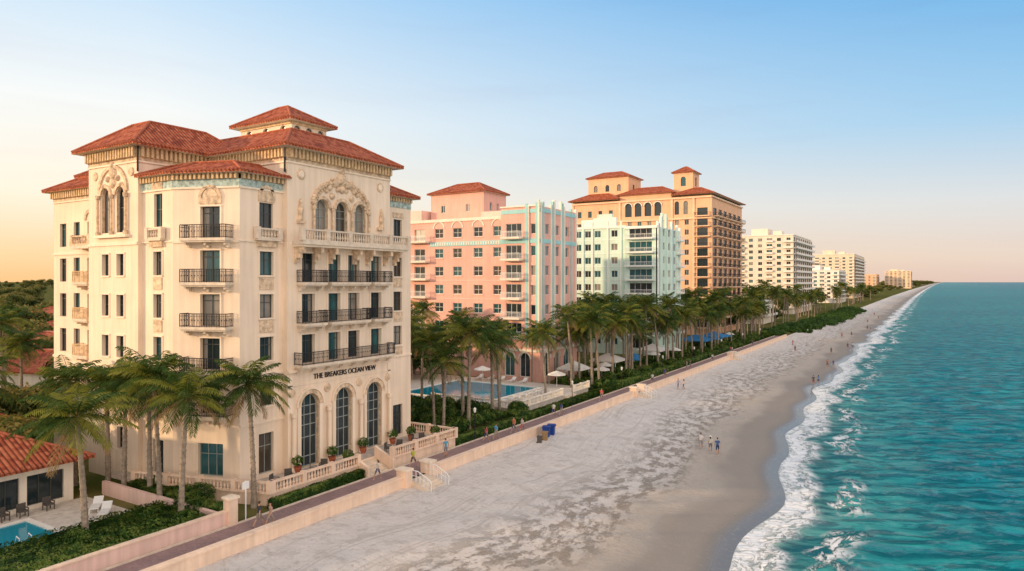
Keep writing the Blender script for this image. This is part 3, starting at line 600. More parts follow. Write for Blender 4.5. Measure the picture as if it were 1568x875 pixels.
gm,nt,N,L,b=nm('land_ground'); tc=N.new('ShaderNodeTexCoord'); n1=N.new('ShaderNodeTexNoise'); n1.inputs['Scale'].default_value=.15; n1.inputs['Detail'].default_value=8; L.new(tc.outputs['Object'],n1.inputs['Vector'])
cr=N.new('ShaderNodeValToRGB'); L.new(n1.outputs[0],cr.inputs[0]); cr.color_ramp.elements[0].position=.35; cr.color_ramp.elements[0].color=(.05,.08,.018,1); cr.color_ramp.elements[1].position=.65; cr.color_ramp.elements[1].color=(.18,.155,.06,1); L.new(cr.outputs[0],b.inputs['Base Color']); b.inputs['Roughness'].default_value=.95; b.inputs['Specular IOR Level'].default_value=0
gridmesh('ground',[-200,20,60,230,500,900,1500,2500,4000,6000,9000,16000],[0,.002,.01,.1,1],lambda c,Y:((-39.1+coast(Y)-c*15000,Y,0),(c,Y)),gm)
pm,nt,N,L,b=nm('brick_paving'); tc=N.new('ShaderNodeTexCoord'); br=N.new('ShaderNodeTexBrick'); L.new(tc.outputs['Object'],br.inputs['Vector']); br.inputs['Scale'].default_value=2.2
br.inputs['Color1'].default_value=(.33,.20,.19,1); br.inputs['Color2'].default_value=(.42,.27,.25,1); br.inputs['Mortar'].default_value=(.28,.22,.21,1)
n1=N.new('ShaderNodeTexNoise'); n1.inputs['Scale'].default_value=.7; L.new(tc.outputs['Object'],n1.inputs['Vector']); mx=N.new('ShaderNodeMix'); mx.data_type='RGBA'; mx.blend_type='MULTIPLY'; mx.inputs[0].default_value=.45; L.new(br.outputs[0],mx.inputs[6]); L.new(n1.outputs[0],mx.inputs[7]); L.new(mx.outputs[2],b.inputs['Base Color']); b.inputs['Roughness'].default_value=.8
pr=MB(); pr.face([(-42.5,-60,.006),(-39.4,-60,.006),(-39.4,231,.006),(-42.5,231,.006)],pm)
pr.box(-42.62,-42.502,-60,231,0,.12,STONE); pr.mk('brick_promenade')
sw=MB(); gaps=[(46.3,48.9),(100.5,103),(160,162.5)]
ys=[-60]+[y for g in gaps for y in g]+[231]
for i in range(0,len(ys),2):
    y0,y1=ys[i],ys[i+1]
    sw.box(-39.4,-39.0,y0,y1,-1.6,.42,WALLC); sw.box(-39.5,-38.9,y0,y1,.422,.55,WALLC)
    for y in ([y0+.35] if i else [])+([y1-.35] if y1<230 else []):
        sw.box(-39.75,-38.65,y-.4,y+.4,-1.6,1.0,WALLC); sw.box(-39.85,-38.55,y-.5,y+.5,1.002,1.15,CREAM2)
sw.mk('sea_wall')
for (y0,y1) in gaps:
    st=MB()
    st.box(-39.4,-38.0,y0,y1,-1.6,0,STONE)
    for i in range(3): st.box(-38.0+i*.36,-37.64+i*.36,y0,y1,-1.6,-.17*(i+1)+.0,STONE)
    for y in (y0+.06,y1-.06):
        st.tube([(-39.2,y,.95),(-38.0,y,.95),(-36.7,y,.35),(-36.5,y,.1),(-36.6,y,-1.3)],[.04]*5,METALW,6); st.tube([(-39.2,y,.5),(-38.0,y,.5),(-36.7,y,-.1)],[.025]*3,METALW,6)
        for k in range(6): x=-39.1+k*.44; st.tube([(x,y,-.6),(x,y,.95 if x<-38 else .95-(x+38)*.46)],[.03,.03],METALW,6)
    st.mk('beach_stairs')
# ================================================================ vegetation
def palm_mesh(name,h,seed,lean=.6,nf=28,L0=3.6,st=24):
    r=random.Random(seed); mb=MB(); a=r.uniform(0,6.28); n=9
    tp=[(lean*math.cos(a)*(i/n)**1.6,lean*math.sin(a)*(i/n)**1.6,h*i/n) for i in range(n+1)]
    mb.tube([(0,0,-.4)]+tp[0:1]+tp[1:],[.34,.30]+[.21-.08*i/n for i in range(1,n+1)],TRUNK,8)
    for k in range(int(h/.45)):
        f=(k+.5)*.45/h
        if f>.95: break
        x=lean*math.cos(a)*f**1.6; y=lean*math.sin(a)*f**1.6; rr=.22-.08*f+(.02)
        mb.tube([(x,y,h*f-.03),(x,y,h*f+.03)],[rr,rr+.012],TRUNK,8)
    top=Vector(tp[-1]); mb.tube([tuple(top-Vector((0,0,.3))),tuple(top+Vector((0,0,.5)))],[.2,.1],LF3,6)
    for i in range(nf):
        az=i*2.399+r.uniform(-.25,.25); f=i/(nf-1); el=math.radians(80-115*f+r.uniform(-10,10)); Lf=L0*r.uniform(.82,1.12)*(.8 if f<.12 else 1)
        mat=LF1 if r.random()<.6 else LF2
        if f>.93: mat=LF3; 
        droop=math.radians(r.uniform(62,100))*(1-.35*f)
        seg=10; p=top+Vector((0,0,.15)); pts=[p.copy()]; dirs=[]
        twist=r.uniform(-.5,.5)
        for s in range(seg):
            e=el-droop*(s/seg)**1.4; aa=az+twist*(s/seg)*.5
            d=Vector((math.cos(e)*math.cos(aa),math.cos(e)*math.sin(aa),math.sin(e))); dirs.append(d); p=p+d*(Lf/seg); pts.append(p.copy())
        dirs.append(dirs[-1])
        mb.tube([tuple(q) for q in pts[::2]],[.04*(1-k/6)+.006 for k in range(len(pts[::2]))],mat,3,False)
        for k in range(st):
            t=.14+.86*(k+.5)/st; x=t*seg; i0=min(seg-1,int(x)); q=pts[i0].lerp(pts[i0+1],x-i0); d=dirs[i0]
            side=d.cross(Vector((0,0,1)))
            if side.length<.05: side=Vector((-math.sin(az),math.cos(az),0))
            side.normalize(); up=side.cross(d)
            ll=.95*math.sin(math.pi*min(1,(t*.82+.14)))**.7*r.uniform(.8,1.1)*L0/3.6
            for sg in (-1,1):
                dr=r.uniform(.25,.75)+.25*t
                ld=(side*sg*1.0+d*.62-Vector((0,0,1))*dr+up*.1).normalized()
                tip=q+ld*ll+Vector((0,0,-.12*ll)); mid=q+ld*ll*.5+Vector((0,0,.02)); wv=d*.055
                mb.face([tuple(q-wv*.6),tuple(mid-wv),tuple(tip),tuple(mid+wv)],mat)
    for k in range(6):
        aa=k*1.05; c=top+Vector((.25*math.cos(aa),.25*math.sin(aa),-.1)); mb.tube([tuple(c+Vector((0,0,.13))),tuple(c),tuple(c-Vector((0,0,.13)))],[.05,.13,.05],LF3,6)
    return mb.mesh(name)
PM=[palm_mesh('palm_%d'%i,h,40+i,l,nf) for i,(h,l,nf) in enumerate(((8.2,.5,30),(8.7,-.6,30),(9.8,.5,32),(9.2,.4,34),(11,.9,28),(8.5,.3,26),(12,-.7,30)))]
def palm(i,x,y,rz=None,s=1,z=0): return add('palm_tree',PM[i],None,(x,y,z),U(0,6.28) if rz is None else rz,s)
for i,x,y,s in ((0,-47.1,23.5,1.03),(1,-45.6,29.2,1.03),(2,-50.5,30.6,1.02),(5,-56,30.9,1.02),(3,-44.6,34.6,1.02),(5,-53,31.3,1.05),(0,-59.5,31.5,1.05),(2,-62.5,30.3,.9)): palm(i,x,y,None,s)
for x,y,i,s in ((-48.7,68,4,1),(-50,64,6,.85),(-53,70,4,.95),(-47.3,72.5,5,1.1),(-56,66,2,1.1),(-60,70,4,1),(-64,66,6,.9),(-68,72,4,1),(-47.5,62.5,5,.95),(-50.5,79,4,.85),(-72,76,6,.9),(-60,74,2,1),(-76,70,4,1.1),(-49,89.6,4,.9),(-48.4,97,6,1),(-53,98,5,1),(-62,97,4,.85),(-70,98,6,.9),(-75,90,4,1),(-78,96,6,1),(-57,99.5,2,.8),(-48.5,76,4,.95),(-46.8,66.5,2,1.15),(-61,62,4,1.15),(-67,60,6,1.05),(-55,61,2,1.2)): palm(i,x,y,None,s)
Y=101
while Y<232:
    palm(random.choice((2,4,5,6,3)),U(-49.5,-45.2),Y,None,U(.8,1.12)); 
    if random.random()<.8: palm(random.choice((2,4,5,6,3)),U(-55.5,-50),Y+U(-1,2),None,U(.85,1.15))
    if 119<Y<150 or 172<Y<218: palm(random.choice((4,6)),U(-75,-56),Y+1,None,U(.9,1.1)); 
    Y+=U(3.0,5.2)
Y=234
while Y<760:
    palm(random.choice((2,4,5,6)),U(-58,-47),Y,None,U(.8,1.2)); palm(random.choice((2,4,5,6)),U(-100,-58),Y+2,None,U(.9,1.3)); Y+=U(4,8)*(1 if Y<400 else 2)
def leaves(mb,vols,dens,size,mats=(HG1,HG2,HG3),rnd=random):
    for (x0,x1,y0,y1,z0,z1,rd) in vols:
        area=2*((x1-x0)*(z1-z0)+(y1-y0)*(z1-z0))+(x1-x0)*(y1-y0); n=int(area*dens)
        for _ in range(n):
            a=rnd.uniform(-1,1); b_=rnd.uniform(-1,1); c=rnd.uniform(-1,1)
            if rd:
                l=math.sqrt(a*a+b_*b_+c*c)
                if l>1 or l<.1: continue
                k=rnd.uniform(.75,1.05)/l; a*=k;b_*=k;c*=k
                if c<-.6: continue
            else:
                q=rnd.random()
                if q<.5: c=rnd.uniform(.8,1.08)
                elif q<.75: a=(1 if rnd.random()<.8 else -1)*rnd.uniform(.9,1.03)
                else: b_=(1 if rnd.random()<.3 else -1)*rnd.uniform(.95,1.02)
            x=(x0+x1)/2+a*(x1-x0)/2; y=(y0+y1)/2+b_*(y1-y0)/2; z=(z0+z1)/2+c*(z1-z0)/2
            bump=.14*mn.noise(Vector((x*.9,y*.9,0))); z+=bump*(z1-z0)*1.2 if not rd else 0
            p=Vector((x,y,z)); nrm=Vector((a+rnd.uniform(-.8,.8),b_+rnd.uniform(-.8,.8),max(c,.1)+rnd.uniform(-.4,.8))).normalized()
            t_=nrm.cross(Vector((rnd.uniform(-1,1),rnd.uniform(-1,1),rnd.uniform(-1,1)))).normalized(); s_=nrm.cross(t_)
            sz=size*rnd.uniform(.6,1.3)
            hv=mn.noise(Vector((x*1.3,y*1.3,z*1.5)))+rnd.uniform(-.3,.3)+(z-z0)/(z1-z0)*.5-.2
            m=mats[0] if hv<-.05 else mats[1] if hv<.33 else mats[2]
            mb.face([tuple(p-t_*sz),tuple(p+s_*sz*.45),tuple(p+t_*sz),tuple(p-s_*sz*.45)],m)
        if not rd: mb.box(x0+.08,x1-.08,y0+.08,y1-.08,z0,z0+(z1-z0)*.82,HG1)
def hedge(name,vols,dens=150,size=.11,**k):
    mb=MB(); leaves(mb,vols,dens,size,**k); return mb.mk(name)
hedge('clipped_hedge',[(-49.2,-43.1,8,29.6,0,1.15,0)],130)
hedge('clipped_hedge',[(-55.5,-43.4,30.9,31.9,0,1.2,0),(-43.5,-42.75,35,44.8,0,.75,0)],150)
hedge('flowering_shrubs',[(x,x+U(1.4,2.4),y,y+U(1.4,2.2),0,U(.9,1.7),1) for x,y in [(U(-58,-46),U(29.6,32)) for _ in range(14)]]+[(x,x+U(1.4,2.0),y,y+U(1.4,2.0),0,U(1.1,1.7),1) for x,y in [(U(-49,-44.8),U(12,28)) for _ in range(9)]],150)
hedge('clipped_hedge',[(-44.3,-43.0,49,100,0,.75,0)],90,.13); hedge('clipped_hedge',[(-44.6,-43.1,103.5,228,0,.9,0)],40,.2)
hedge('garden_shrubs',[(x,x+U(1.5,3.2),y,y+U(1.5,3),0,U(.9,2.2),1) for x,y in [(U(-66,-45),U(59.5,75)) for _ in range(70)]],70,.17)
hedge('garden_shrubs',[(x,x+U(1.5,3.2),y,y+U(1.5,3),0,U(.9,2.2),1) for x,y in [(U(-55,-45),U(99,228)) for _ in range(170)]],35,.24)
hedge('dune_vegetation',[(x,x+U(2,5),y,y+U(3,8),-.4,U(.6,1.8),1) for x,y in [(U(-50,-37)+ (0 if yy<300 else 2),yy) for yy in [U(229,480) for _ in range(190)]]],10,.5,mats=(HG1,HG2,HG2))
def tree_mesh(name,seed,h=9,r=4.5,n=2600,size=.36,mats=(TREE1,TREE2,TREE3)):
    rr=random.Random(seed); mb=MB(); mb.tube([(0,0,-.3),(.1,0,h*.3),(.2,.1,h*.55)],[.35,.25,.15],TRUNK,7)
    cl=[]
    for k in range(13):
        a=rr.uniform(0,6.28); d=rr.uniform(.1,.72)*r; z=h*rr.uniform(.42,.85)-d*.12; c=(d*math.cos(a),d*math.sin(a),z); cl.append((c,rr.uniform(.28,.5)*r))
        mb.tube([(.1,0,h*.35),(c[0]*.5,c[1]*.5,(h*.4+z)/2),c],[.13,.08,.03],TRUNK,5,False)
    for c,cr_ in cl:
        for _ in range(n//13):
            v=Vector((rr.gauss(0,1),rr.gauss(0,1),rr.gauss(0,1))).normalized(); p=Vector(c)+Vector((v.x,v.y,v.z*.75))*cr_*rr.uniform(.7,1.08)
            nr=(v+Vector((rr.uniform(-.7,.7),rr.uniform(-.7,.7),rr.uniform(-.2,.9)))).normalized(); t_=nr.cross(Vector((rr.uniform(-1,1),rr.uniform(-1,1),rr.uniform(-1,1)))).normalized(); s_=nr.cross(t_); sz=size*rr.uniform(.6,1.3)
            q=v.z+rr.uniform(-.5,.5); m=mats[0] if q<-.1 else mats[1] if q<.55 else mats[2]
            mb.face([tuple(p-t_*sz),tuple(p+s_*sz*.5),tuple(p+t_*sz),tuple(p-s_*sz*.5)],m)
    return mb.mesh(name)
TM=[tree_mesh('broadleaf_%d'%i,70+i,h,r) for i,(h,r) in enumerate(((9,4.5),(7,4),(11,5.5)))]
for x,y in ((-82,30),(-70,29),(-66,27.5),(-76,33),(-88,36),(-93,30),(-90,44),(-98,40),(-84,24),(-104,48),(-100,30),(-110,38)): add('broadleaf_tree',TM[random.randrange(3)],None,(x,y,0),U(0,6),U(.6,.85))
for x,y,i in ((-72,27,5),(-80,28,0),(-86,33,1),(-95,40,2),(-105,42,4),(-90,27,5),(-78,24,3),(-99,36,4),(-112,45,6)): palm(i,x,y,None,U(.9,1.1))
DT=empty('distant_tree_mass')
for _ in range(440):
    Y=U(20,240); X=-115-U(0,1)**1.3*500
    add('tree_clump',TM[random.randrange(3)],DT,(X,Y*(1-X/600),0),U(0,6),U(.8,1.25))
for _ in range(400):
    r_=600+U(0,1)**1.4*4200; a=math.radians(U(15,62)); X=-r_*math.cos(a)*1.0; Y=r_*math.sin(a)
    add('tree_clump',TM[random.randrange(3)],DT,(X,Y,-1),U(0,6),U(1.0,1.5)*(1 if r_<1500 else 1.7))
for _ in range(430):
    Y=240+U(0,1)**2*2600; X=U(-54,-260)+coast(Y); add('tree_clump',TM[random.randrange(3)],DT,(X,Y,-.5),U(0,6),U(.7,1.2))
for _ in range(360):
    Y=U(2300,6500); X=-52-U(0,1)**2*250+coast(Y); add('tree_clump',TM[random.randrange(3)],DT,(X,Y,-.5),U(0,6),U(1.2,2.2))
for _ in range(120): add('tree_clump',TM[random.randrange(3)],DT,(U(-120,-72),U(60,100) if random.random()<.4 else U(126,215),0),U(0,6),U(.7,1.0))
def house(x,y,w_,d_,h,rz,m):
    mb=MB(); mass(mb,-w_/2,w_/2,-d_/2,d_/2,0,h,m,[win(w_*(i+.5)/4,1,1.4,1.5) for i in range(4)],[win(d_*(i+.5)/3,1,1.4,1.5) for i in range(3)]); hip(mb,-w_/2,w_/2,-d_/2,d_/2,h+.1,h+2.6,min(w_,d_)/2,over=.7)
    o=mb.mk('suburban_house'); o.location=(x,y,0); o.rotation_euler=(0,0,rz)
for x,y,w_,d_,h,rz,m in ((-112,52,16,11,4.5,.2,PCREAM),(-132,60,18,12,6,0,WHT2),(-150,76,16,12,8,.3,PCREAM),(-175,84,22,12,9,0,WHT2),(-86,27,12,9,3.4,.1,PINKL),(-210,110,20,14,10,0,WHT2),(-190,70,18,12,9,.4,PCREAM)): house(x,y,w_,d_,h,rz,m)
# ================================================================ left villa, patio and pool
V=MB()
FV=Fr(-58.6,8,-58.6,28.3)
wall(V,FV,20.3,0,3.2,[win(c,.35,2.6,2.3,nv=2,hz=(),fr=FRD,g=GL[0]) for c in (2,5.4,8.8,12.2,15.2,18.3)],PCREAM,.25)
wall(V,Fr(-74,8,-58.6,8),15.4,0,3.2,[],PCREAM); wall(V,Fr(-58.6,28.3,-74,28.3),15.4,0,3.2,[],PCREAM)
hip(V,-74,-58.6,8,28.3,3.45,6.9,7.6,over=1.1)
V.mk('pool_house')
pat=stucco('patio_stone',(.60,.54,.47),var=.15,scale=1.5,streak=False); WP,nt,N,L,b=nm('pool_water'); b.inputs['Base Color'].default_value=(.01,.26,.36,1); b.inputs['Roughness'].default_value=.05; b.inputs['Specular IOR Level'].default_value=.3
n1=N.new('ShaderNodeTexNoise'); n1.inputs['Scale'].default_value=1.2; bp=N.new('ShaderNodeBump'); bp.inputs['Strength'].default_value=.25; bp.inputs['Distance'].default_value=.1; L.new(n1.outputs[0],bp.inputs['Height']); L.new(bp.outputs[0],b.inputs['Normal'])
p=MB(); p.face([(-58.5,8,.03),(-49.3,8,.03),(-49.3,29.2,.03),(-58.5,29.2,.03)],pat); p.mk('patio')
def pool(x0,x1,y0,y1,z):
    p=MB(); p.face([(x0,y0,z+.03),(x1,y0,z+.03),(x1,y1,z+.03),(x0,y1,z+.03)],WP)
    for q in ((x0-.4,x1+.4,y0-.4,y0),(x0-.4,x1+.4,y1,y1+.4),(x0-.4,x0,y0,y1),(x1,x1+.4,y0,y1)): p.box(*q,z,z+.12,WHT2)
    return p
pp=pool(-56.0,-50.2,9,23.8,.035)
for y in (20.9,21.6): pp.tube([(-50.0,y,.1),(-50.0,y,.9),(-50.4,y,1.0),(-50.8,y,.1)],[.03]*4,METALW,6)
pp.mk('swimming_pool')
gw=MB(); gw.box(-43.0,-42.72,5,31.0,0,1.05,PWALL); gw.box(-43.08,-42.66,5,31.0,1.052,1.15,WALLC); gw.box(-58,-43.1,30.2,30.5,0,1.1,PWALL); gw.box(-43.2,-42.5,30.9,31.6,0,1.9,WALLC); gw.box(-43.3,-42.4,30.8,31.7,1.902,2.05,CREAM2); gw.mk('garden_wall')
def lounger(x,y,rz,z=.03,col=FRW):
    m=MB(); m.box(-.33,.33,0,1.3,.32,.40,col); m.hexa([(-.33,1.3,.32),(.33,1.3,.32),(.33,1.9,.72),(-.33,1.9,.72),(-.33,1.3,.41),(.33,1.3,.41),(.33,1.87,.80),(-.33,1.87,.80)],col)
    for a in (-.28,.28):
        for b_ in (.1,1.2,1.75): m.box(a-.03,a+.03,b_-.03,b_+.03,0,.32 if b_<1.5 else .6,col)
    o=m.mk('sun_lounger'); o.location=(x,y,z); o.rotation_euler=(0,0,rz)
lounger(-53.6,27.3,.9); lounger(-51.8,27.0,.9)
def chair(x,y,rz,z=.03,c=IRON):
    m=MB(); m.box(-.3,.3,-.3,.3,.38,.48,c); m.box(-.3,.3,.22,.3,.48,.95,c)
    for a in (-.27,.27):
        m.box(a-.03,a+.03,-.3,-.24,0,.379,c); m.box(a-.03,a+.03,.24,.3,0,.379,c); m.box(a-.035,a+.035,-.3,.2,.62,.67,c); m.box(a-.03,a+.03,-.3,-.25,.481,.62,c)
    o=m.mk('patio_chair'); o.location=(x,y,z); o.rotation_euler=(0,0,rz)
DKW=stucco('wicker',(.10,.09,.08))
for x,y,r in ((-57.6,20.5,-1.5),(-57.6,21.6,-1.5),(-57.5,23,-1.4),(-57.4,24.2,-1.6),(-57.5,26,-1.5)): chair(x,y,r+math.pi,.03,DKW)
for x,y,r in ((-45.2,37,2),(-45.4,38.6,1),(-45.1,41,2.4),(-45.3,42.3,.5),(-44.7,50,2),(-44.5,51.4,.6),(-44.3,53.5,2),(-44.5,55,1)): chair(x,y,r,.951,DKW)
def pot(x,y,z):
    m=MB(); m.tube([(0,0,0),(0,0,.3),(0,0,.55),(0,0,.6)],[.2,.32,.34,.38],RIDGE,10); leaves(m,[(-.5,.5,-.5,.5,.55,1.5,1)],90,.14); o=m.mk('potted_plant'); o.location=(x,y,z)
for x,y in ((-46.6,44.6),(-46.6,48.6),(-46.6,40.6),(-46.6,52.8),(-44.4,44.4),(-44,56.5),(-46,55)): pot(x,y,.951)
D=MB(); D.box(-85,-46.2,76.5,98.5,0,.7,pat)
FDk=Fr(-46.2,76.5,-46.2,98.5); balustrade(D,FDk,0,13,.701,1.0,PCREAM,.4); balustrade(D,Fr(-60,76.5,-46.2,76.5),0,13.6,.701,1,PCREAM,.4); balustrade(D,FDk,17,22,.701,1.0,PCREAM,.4)
for i in range(4): D.box(-46.2+i*.35,-45.85+i*.35,89.8,93.2,0,.7-.16*(i+1),STONE)
D.mk('pool_deck'); pool(-68,-52.5,79,93.5,.71).mk('swimming_pool')
for i in range(7): lounger(-51.0,78+i*1.9,-1.57,.71)
for i in range(5): lounger(-66+i*2.2,96,0,.71)
UMB=[stucco('canvas_blue',(.05,.22,.48),bump=0),stucco('canvas_white',(.76,.73,.68),bump=0,var=.03),stucco('canvas_teal',(.1,.4,.42),bump=0)]
def umbrella(x,y,z,c):
    m=MB(); m.tube([(0,0,0),(0,0,2.6)],[.035,.03],METALW,6); n=8
    for k in range(n):
        a,b_=2*math.pi*k/n,2*math.pi*(k+1)/n; A=(1.5*math.cos(a),1.5*math.sin(a),2.1);B_=(1.5*math.cos(b_),1.5*math.sin(b_),2.1)
        m.face([A,B_,(0,0,2.65)],UMB[c]); m.face([A,B_,(B_[0],B_[1],1.95),(A[0],A[1],1.95)],UMB[c])
    o=m.mk('patio_umbrella'); o.location=(x,y,z)
for x,y,c in ((-50.5,96,1),(-64,95,1),(-49,110,1),(-51,116,1),(-50,128,0),(-52,133,0),(-50,139,1),(-49,150,1),(-50,180,0),(-49,184,0),(-50,189,0),(-49,196,0),(-50,203,1)): umbrella(x,y,.7 if y<98 else .01,c)
def canopy(x,y,c,w=4):
    m=MB(); 
    for a in (-w/2,w/2):
        for b_ in (-w/2,w/2): m.tube([(a,b_,0),(a,b_,2.4)],[.06,.06],METALW,6)
    h=w/2+.2
    for q in (((-h,-h),(h,-h)),((h,-h),(h,h)),((h,h),(-h,h)),((-h,h),(-h,-h))):
        m.face([(*q[0],2.4),(*q[1],2.4),(0,0,3.7)],UMB[c]); m.face([(*q[0],2.4),(*q[1],2.4),(*q[1],2.15),(*q[0],2.15)],UMB[c])
    o=m.mk('canvas_pavilion'); o.location=(x,y,.01)
canopy(-53,107,1,4); canopy(-53,122,1,5); canopy(-52.5,145,1,5); canopy(-52,176,0,7); canopy(-51,190,0,6)
def lamp(x,y):
    m=MB(); m.tube([(0,0,0),(0,0,.3),(0,0,.32),(0,0,3.0)],[.12,.1,.05,.04],IRON,8); m.tube([(0,0,3.0),(0,0,3.1),(0,0,3.45),(0,0,3.6)],[.05,.12,.17,.03],FRW,8); o=m.mk('street_lamp'); o.location=(x,y,0)
for y in (62,86,104,124,144,166,188,210): lamp(-42.8,y)
m=MB(); m.tube([(0,0,0),(0,0,2.9)],[.05,.05],METALW,8); m.box(-.02,.02,-.28,.28,2.3,2.85,METALW); o=m.mk('beach_sign'); o.location=(-42.7,32.4,0)
BLUE=stucco('blue_plastic',(.02,.06,.28),rough=.4,bump=0)
def bin_(x,y,c,k=1.15):
    m=MB(); m.hexa([(-.3,-.3,0),(.3,-.3,0),(.3,.3,0),(-.3,.3,0),(-.37,-.37,1),(.37,-.37,1),(.37,.37,1),(-.37,.37,1)],c); m.box(-.4,.4,-.4,.4,1.002,1.1,c); m.tube([(-.33,-.42,.12),(-.33,.42,.12)],[.12,.12],IRON,10); m.box(.4,.46,-.3,.3,.95,1.0,IRON); o=m.mk('beach_bin'); o.location=(x,y,ZW-.1); o.rotation_euler=(0,0,.3); o.scale=(k,k,k)
bin_(-37.9,69.5,BLUE); bin_(-37.9,70.7,BLUE); bin_(-37.3,68.0,stucco('wooden_bin',(.3,.2,.1)),.9); bin_(-37.2,66.6,DKW,.7)
# ================================================================ people
SK=stucco('skin',(.48,.28,.19),bump=0,var=.05); SO=stucco('shoe',(.5,.5,.5),bump=0)
def person(name,x,y,z,rz,pose='walk',shirt=(.1,.2,.5),pants=(.1,.1,.12),h=1.72,female=False,hair=(.04,.025,.015),hat=False,shorts=True):
    sw_= .0 if pose=='stand' else .26
    J={'pel':(0,0,.93),'wst':(0,0,1.08),'chs':(0,.01,1.30),'nk':(0,.0,1.46),'hd':(0,.02,1.55)}
    R={'pel':.135,'wst':.115 if not female else .1,'chs':.15 if not female else .125,'nk':.055,'hd':.05}
    E=[('pel','wst'),('wst','chs'),('chs','nk'),('nk','hd')]
    for s,n in ((-1,'l'),(1,'r')):
        f=sw_*s; shw=.19 if not female else .165
        J.update({n+'hp':(s*.09,0,.90),n+'kn':(s*.10,f*.75+.03,.50),n+'an':(s*.10,f*1.35-.05*(1 if f<0 else 0),.09+(.05 if f<0 and pose!='stand' else 0)),n+'ft':(s*.11,f*1.35+.15,.035)})
        R.update({n+'hp':.10,n+'kn':.062,n+'an':.042,n+'ft':.04})
        J.update({n+'sh':(s*shw,0,1.40),n+'el':(s*(shw+.06),-f*.45-.03,1.12),n+'wr':(s*(shw+.07),-f*.95+.05,.88)})
        R.update({n+'sh':.062,n+'el':.042,n+'wr':.028})
        E+= [('pel',n+'hp'),(n+'hp',n+'kn'),(n+'kn',n+'an'),(n+'an',n+'ft'),('chs',n+'sh'),(n+'sh',n+'el'),(n+'el',n+'wr')]
    keys=list(J); me=bpy.data.meshes.new('t'); me.from_pydata([J[k] for k in keys],[(keys.index(a),keys.index(b_)) for a,b_ in E],[])
    ob=bpy.data.objects.new('t',me); sc.collection.objects.link(ob); md=ob.modifiers.new('s','SKIN'); sv=me.skin_vertices[0].data
    for i,k in enumerate(keys): sv[i].radius=(R[k],R[k]*(.72 if k in('chs','wst','pel') else 1)); sv[i].use_root=(k=='pel')
    ob.modifiers.new('u','SUBSURF').levels=1
    dg=bpy.context.evaluated_depsgraph_get(); ev=ob.evaluated_get(dg); em=ev.to_mesh()
    SH=stucco('shirt',shirt,bump=0); PT=stucco('trousers',pants,bump=0); HR=stucco('hair',hair,bump=0)
    mb=MB(); base=[tuple(v.co) for v in em.vertices]
    for pgn in em.polygons:
        c=pgn.center; ax=abs(c.x)
        if c.z>1.47: m=SK
        elif c.z>.98: m=SH if not(ax>.2 and c.z<1.2) else SK
        elif ax>.2 and c.z>.7: m=SK
        elif c.z>(.52 if shorts else .12): m=PT
        elif c.z>.09: m=SK
        else: m=SO
        mb.face([base[i] for i in pgn.vertices],m)
    ev.to_mesh_clear(); bpy.data.objects.remove(ob)
    hc=Vector((0,.02,1.63)); n=12; rows=8
    def hp(i,j):
        th=math.pi*i/rows; ph=2*math.pi*j/n; v=Vector((math.sin(th)*math.cos(ph)*.075,math.sin(th)*math.sin(ph)*.095,math.cos(th)*.115))
        if v.z<-.03: v.x*=.8; v.y*=.9
        return hc+v
    for i in range(rows):
        for j in range(n):
            q=[hp(i,j),hp(i+1,j),hp(i+1,j+1),hp(i,j+1)]; c=sum(q,Vector())/4
            mb.face([tuple(a) for a in q],HR if (c.z>1.68 or (c.y<.0 and c.z>(1.5 if female else 1.58))) else SK)
    mb.hexa([(-.012,.10,1.60),(.012,.10,1.60),(.012,.135,1.60),(-.012,.135,1.60),(-.008,.10,1.65),(.008,.10,1.65),(.006,.112,1.65),(-.006,.112,1.65)],SK)
    for s in (-1,1): mb.box(s*.08-.008,s*.08+.008,.0,.04,1.60,1.66,SK); mb.box(s*.03-.012,s*.03+.012,.108,.114,1.635,1.65,HR)
    mb.box(-.022,.022,.105,.112,1.567,1.575,PINK)
    if female: mb.tube([(0,-.07,1.64),(0,-.11,1.52),(0,-.11,1.40)],[.07,.07,.03],HR,8)
    if hat: mb.tube([(0,.02,1.70),(0,.02,1.715),(0,.02,1.72),(0,.02,1.79)],[.19,.19,.1,.085],FRW,14)
    for n_ in ('l','r'):
        wv=Vector(J[n_+'wr']); s=-1 if n_=='l' else 1
        mb.tube([tuple(wv),tuple(wv+Vector((0,.01,-.05))),tuple(wv+Vector((0,.02,-.1)))],[.026,.036,.03],SK,6)
        for k in range(4):
            a=wv+Vector((0,-.02+.018*k,-.095)); l=(.06,.075,.08,.068)[k]; mb.tube([tuple(a),tuple(a+Vector((-s*.006,.004,-l*.55))),tuple(a+Vector((-s*.02,.008,-l)))],[.009,.008,.006],SK,5)
        a=wv+Vector((0,.03,-.045)); mb.tube([tuple(a),tuple(a+Vector((-s*.01,.03,-.03))),tuple(a+Vector((-s*.015,.035,-.06)))],[.011,.009,.007],SK,5)
    o=mb.mk(name,None,True); o.location=(x,y,z); o.rotation_euler=(0,0,rz); k=h/1.745; o.scale=(k,k,k); return o
def sz(x,Y):
    s=shore(Y); x0=-39.1+coast(Y); return sand_fn((x-x0)/(s+10-x0),Y)[0][2]
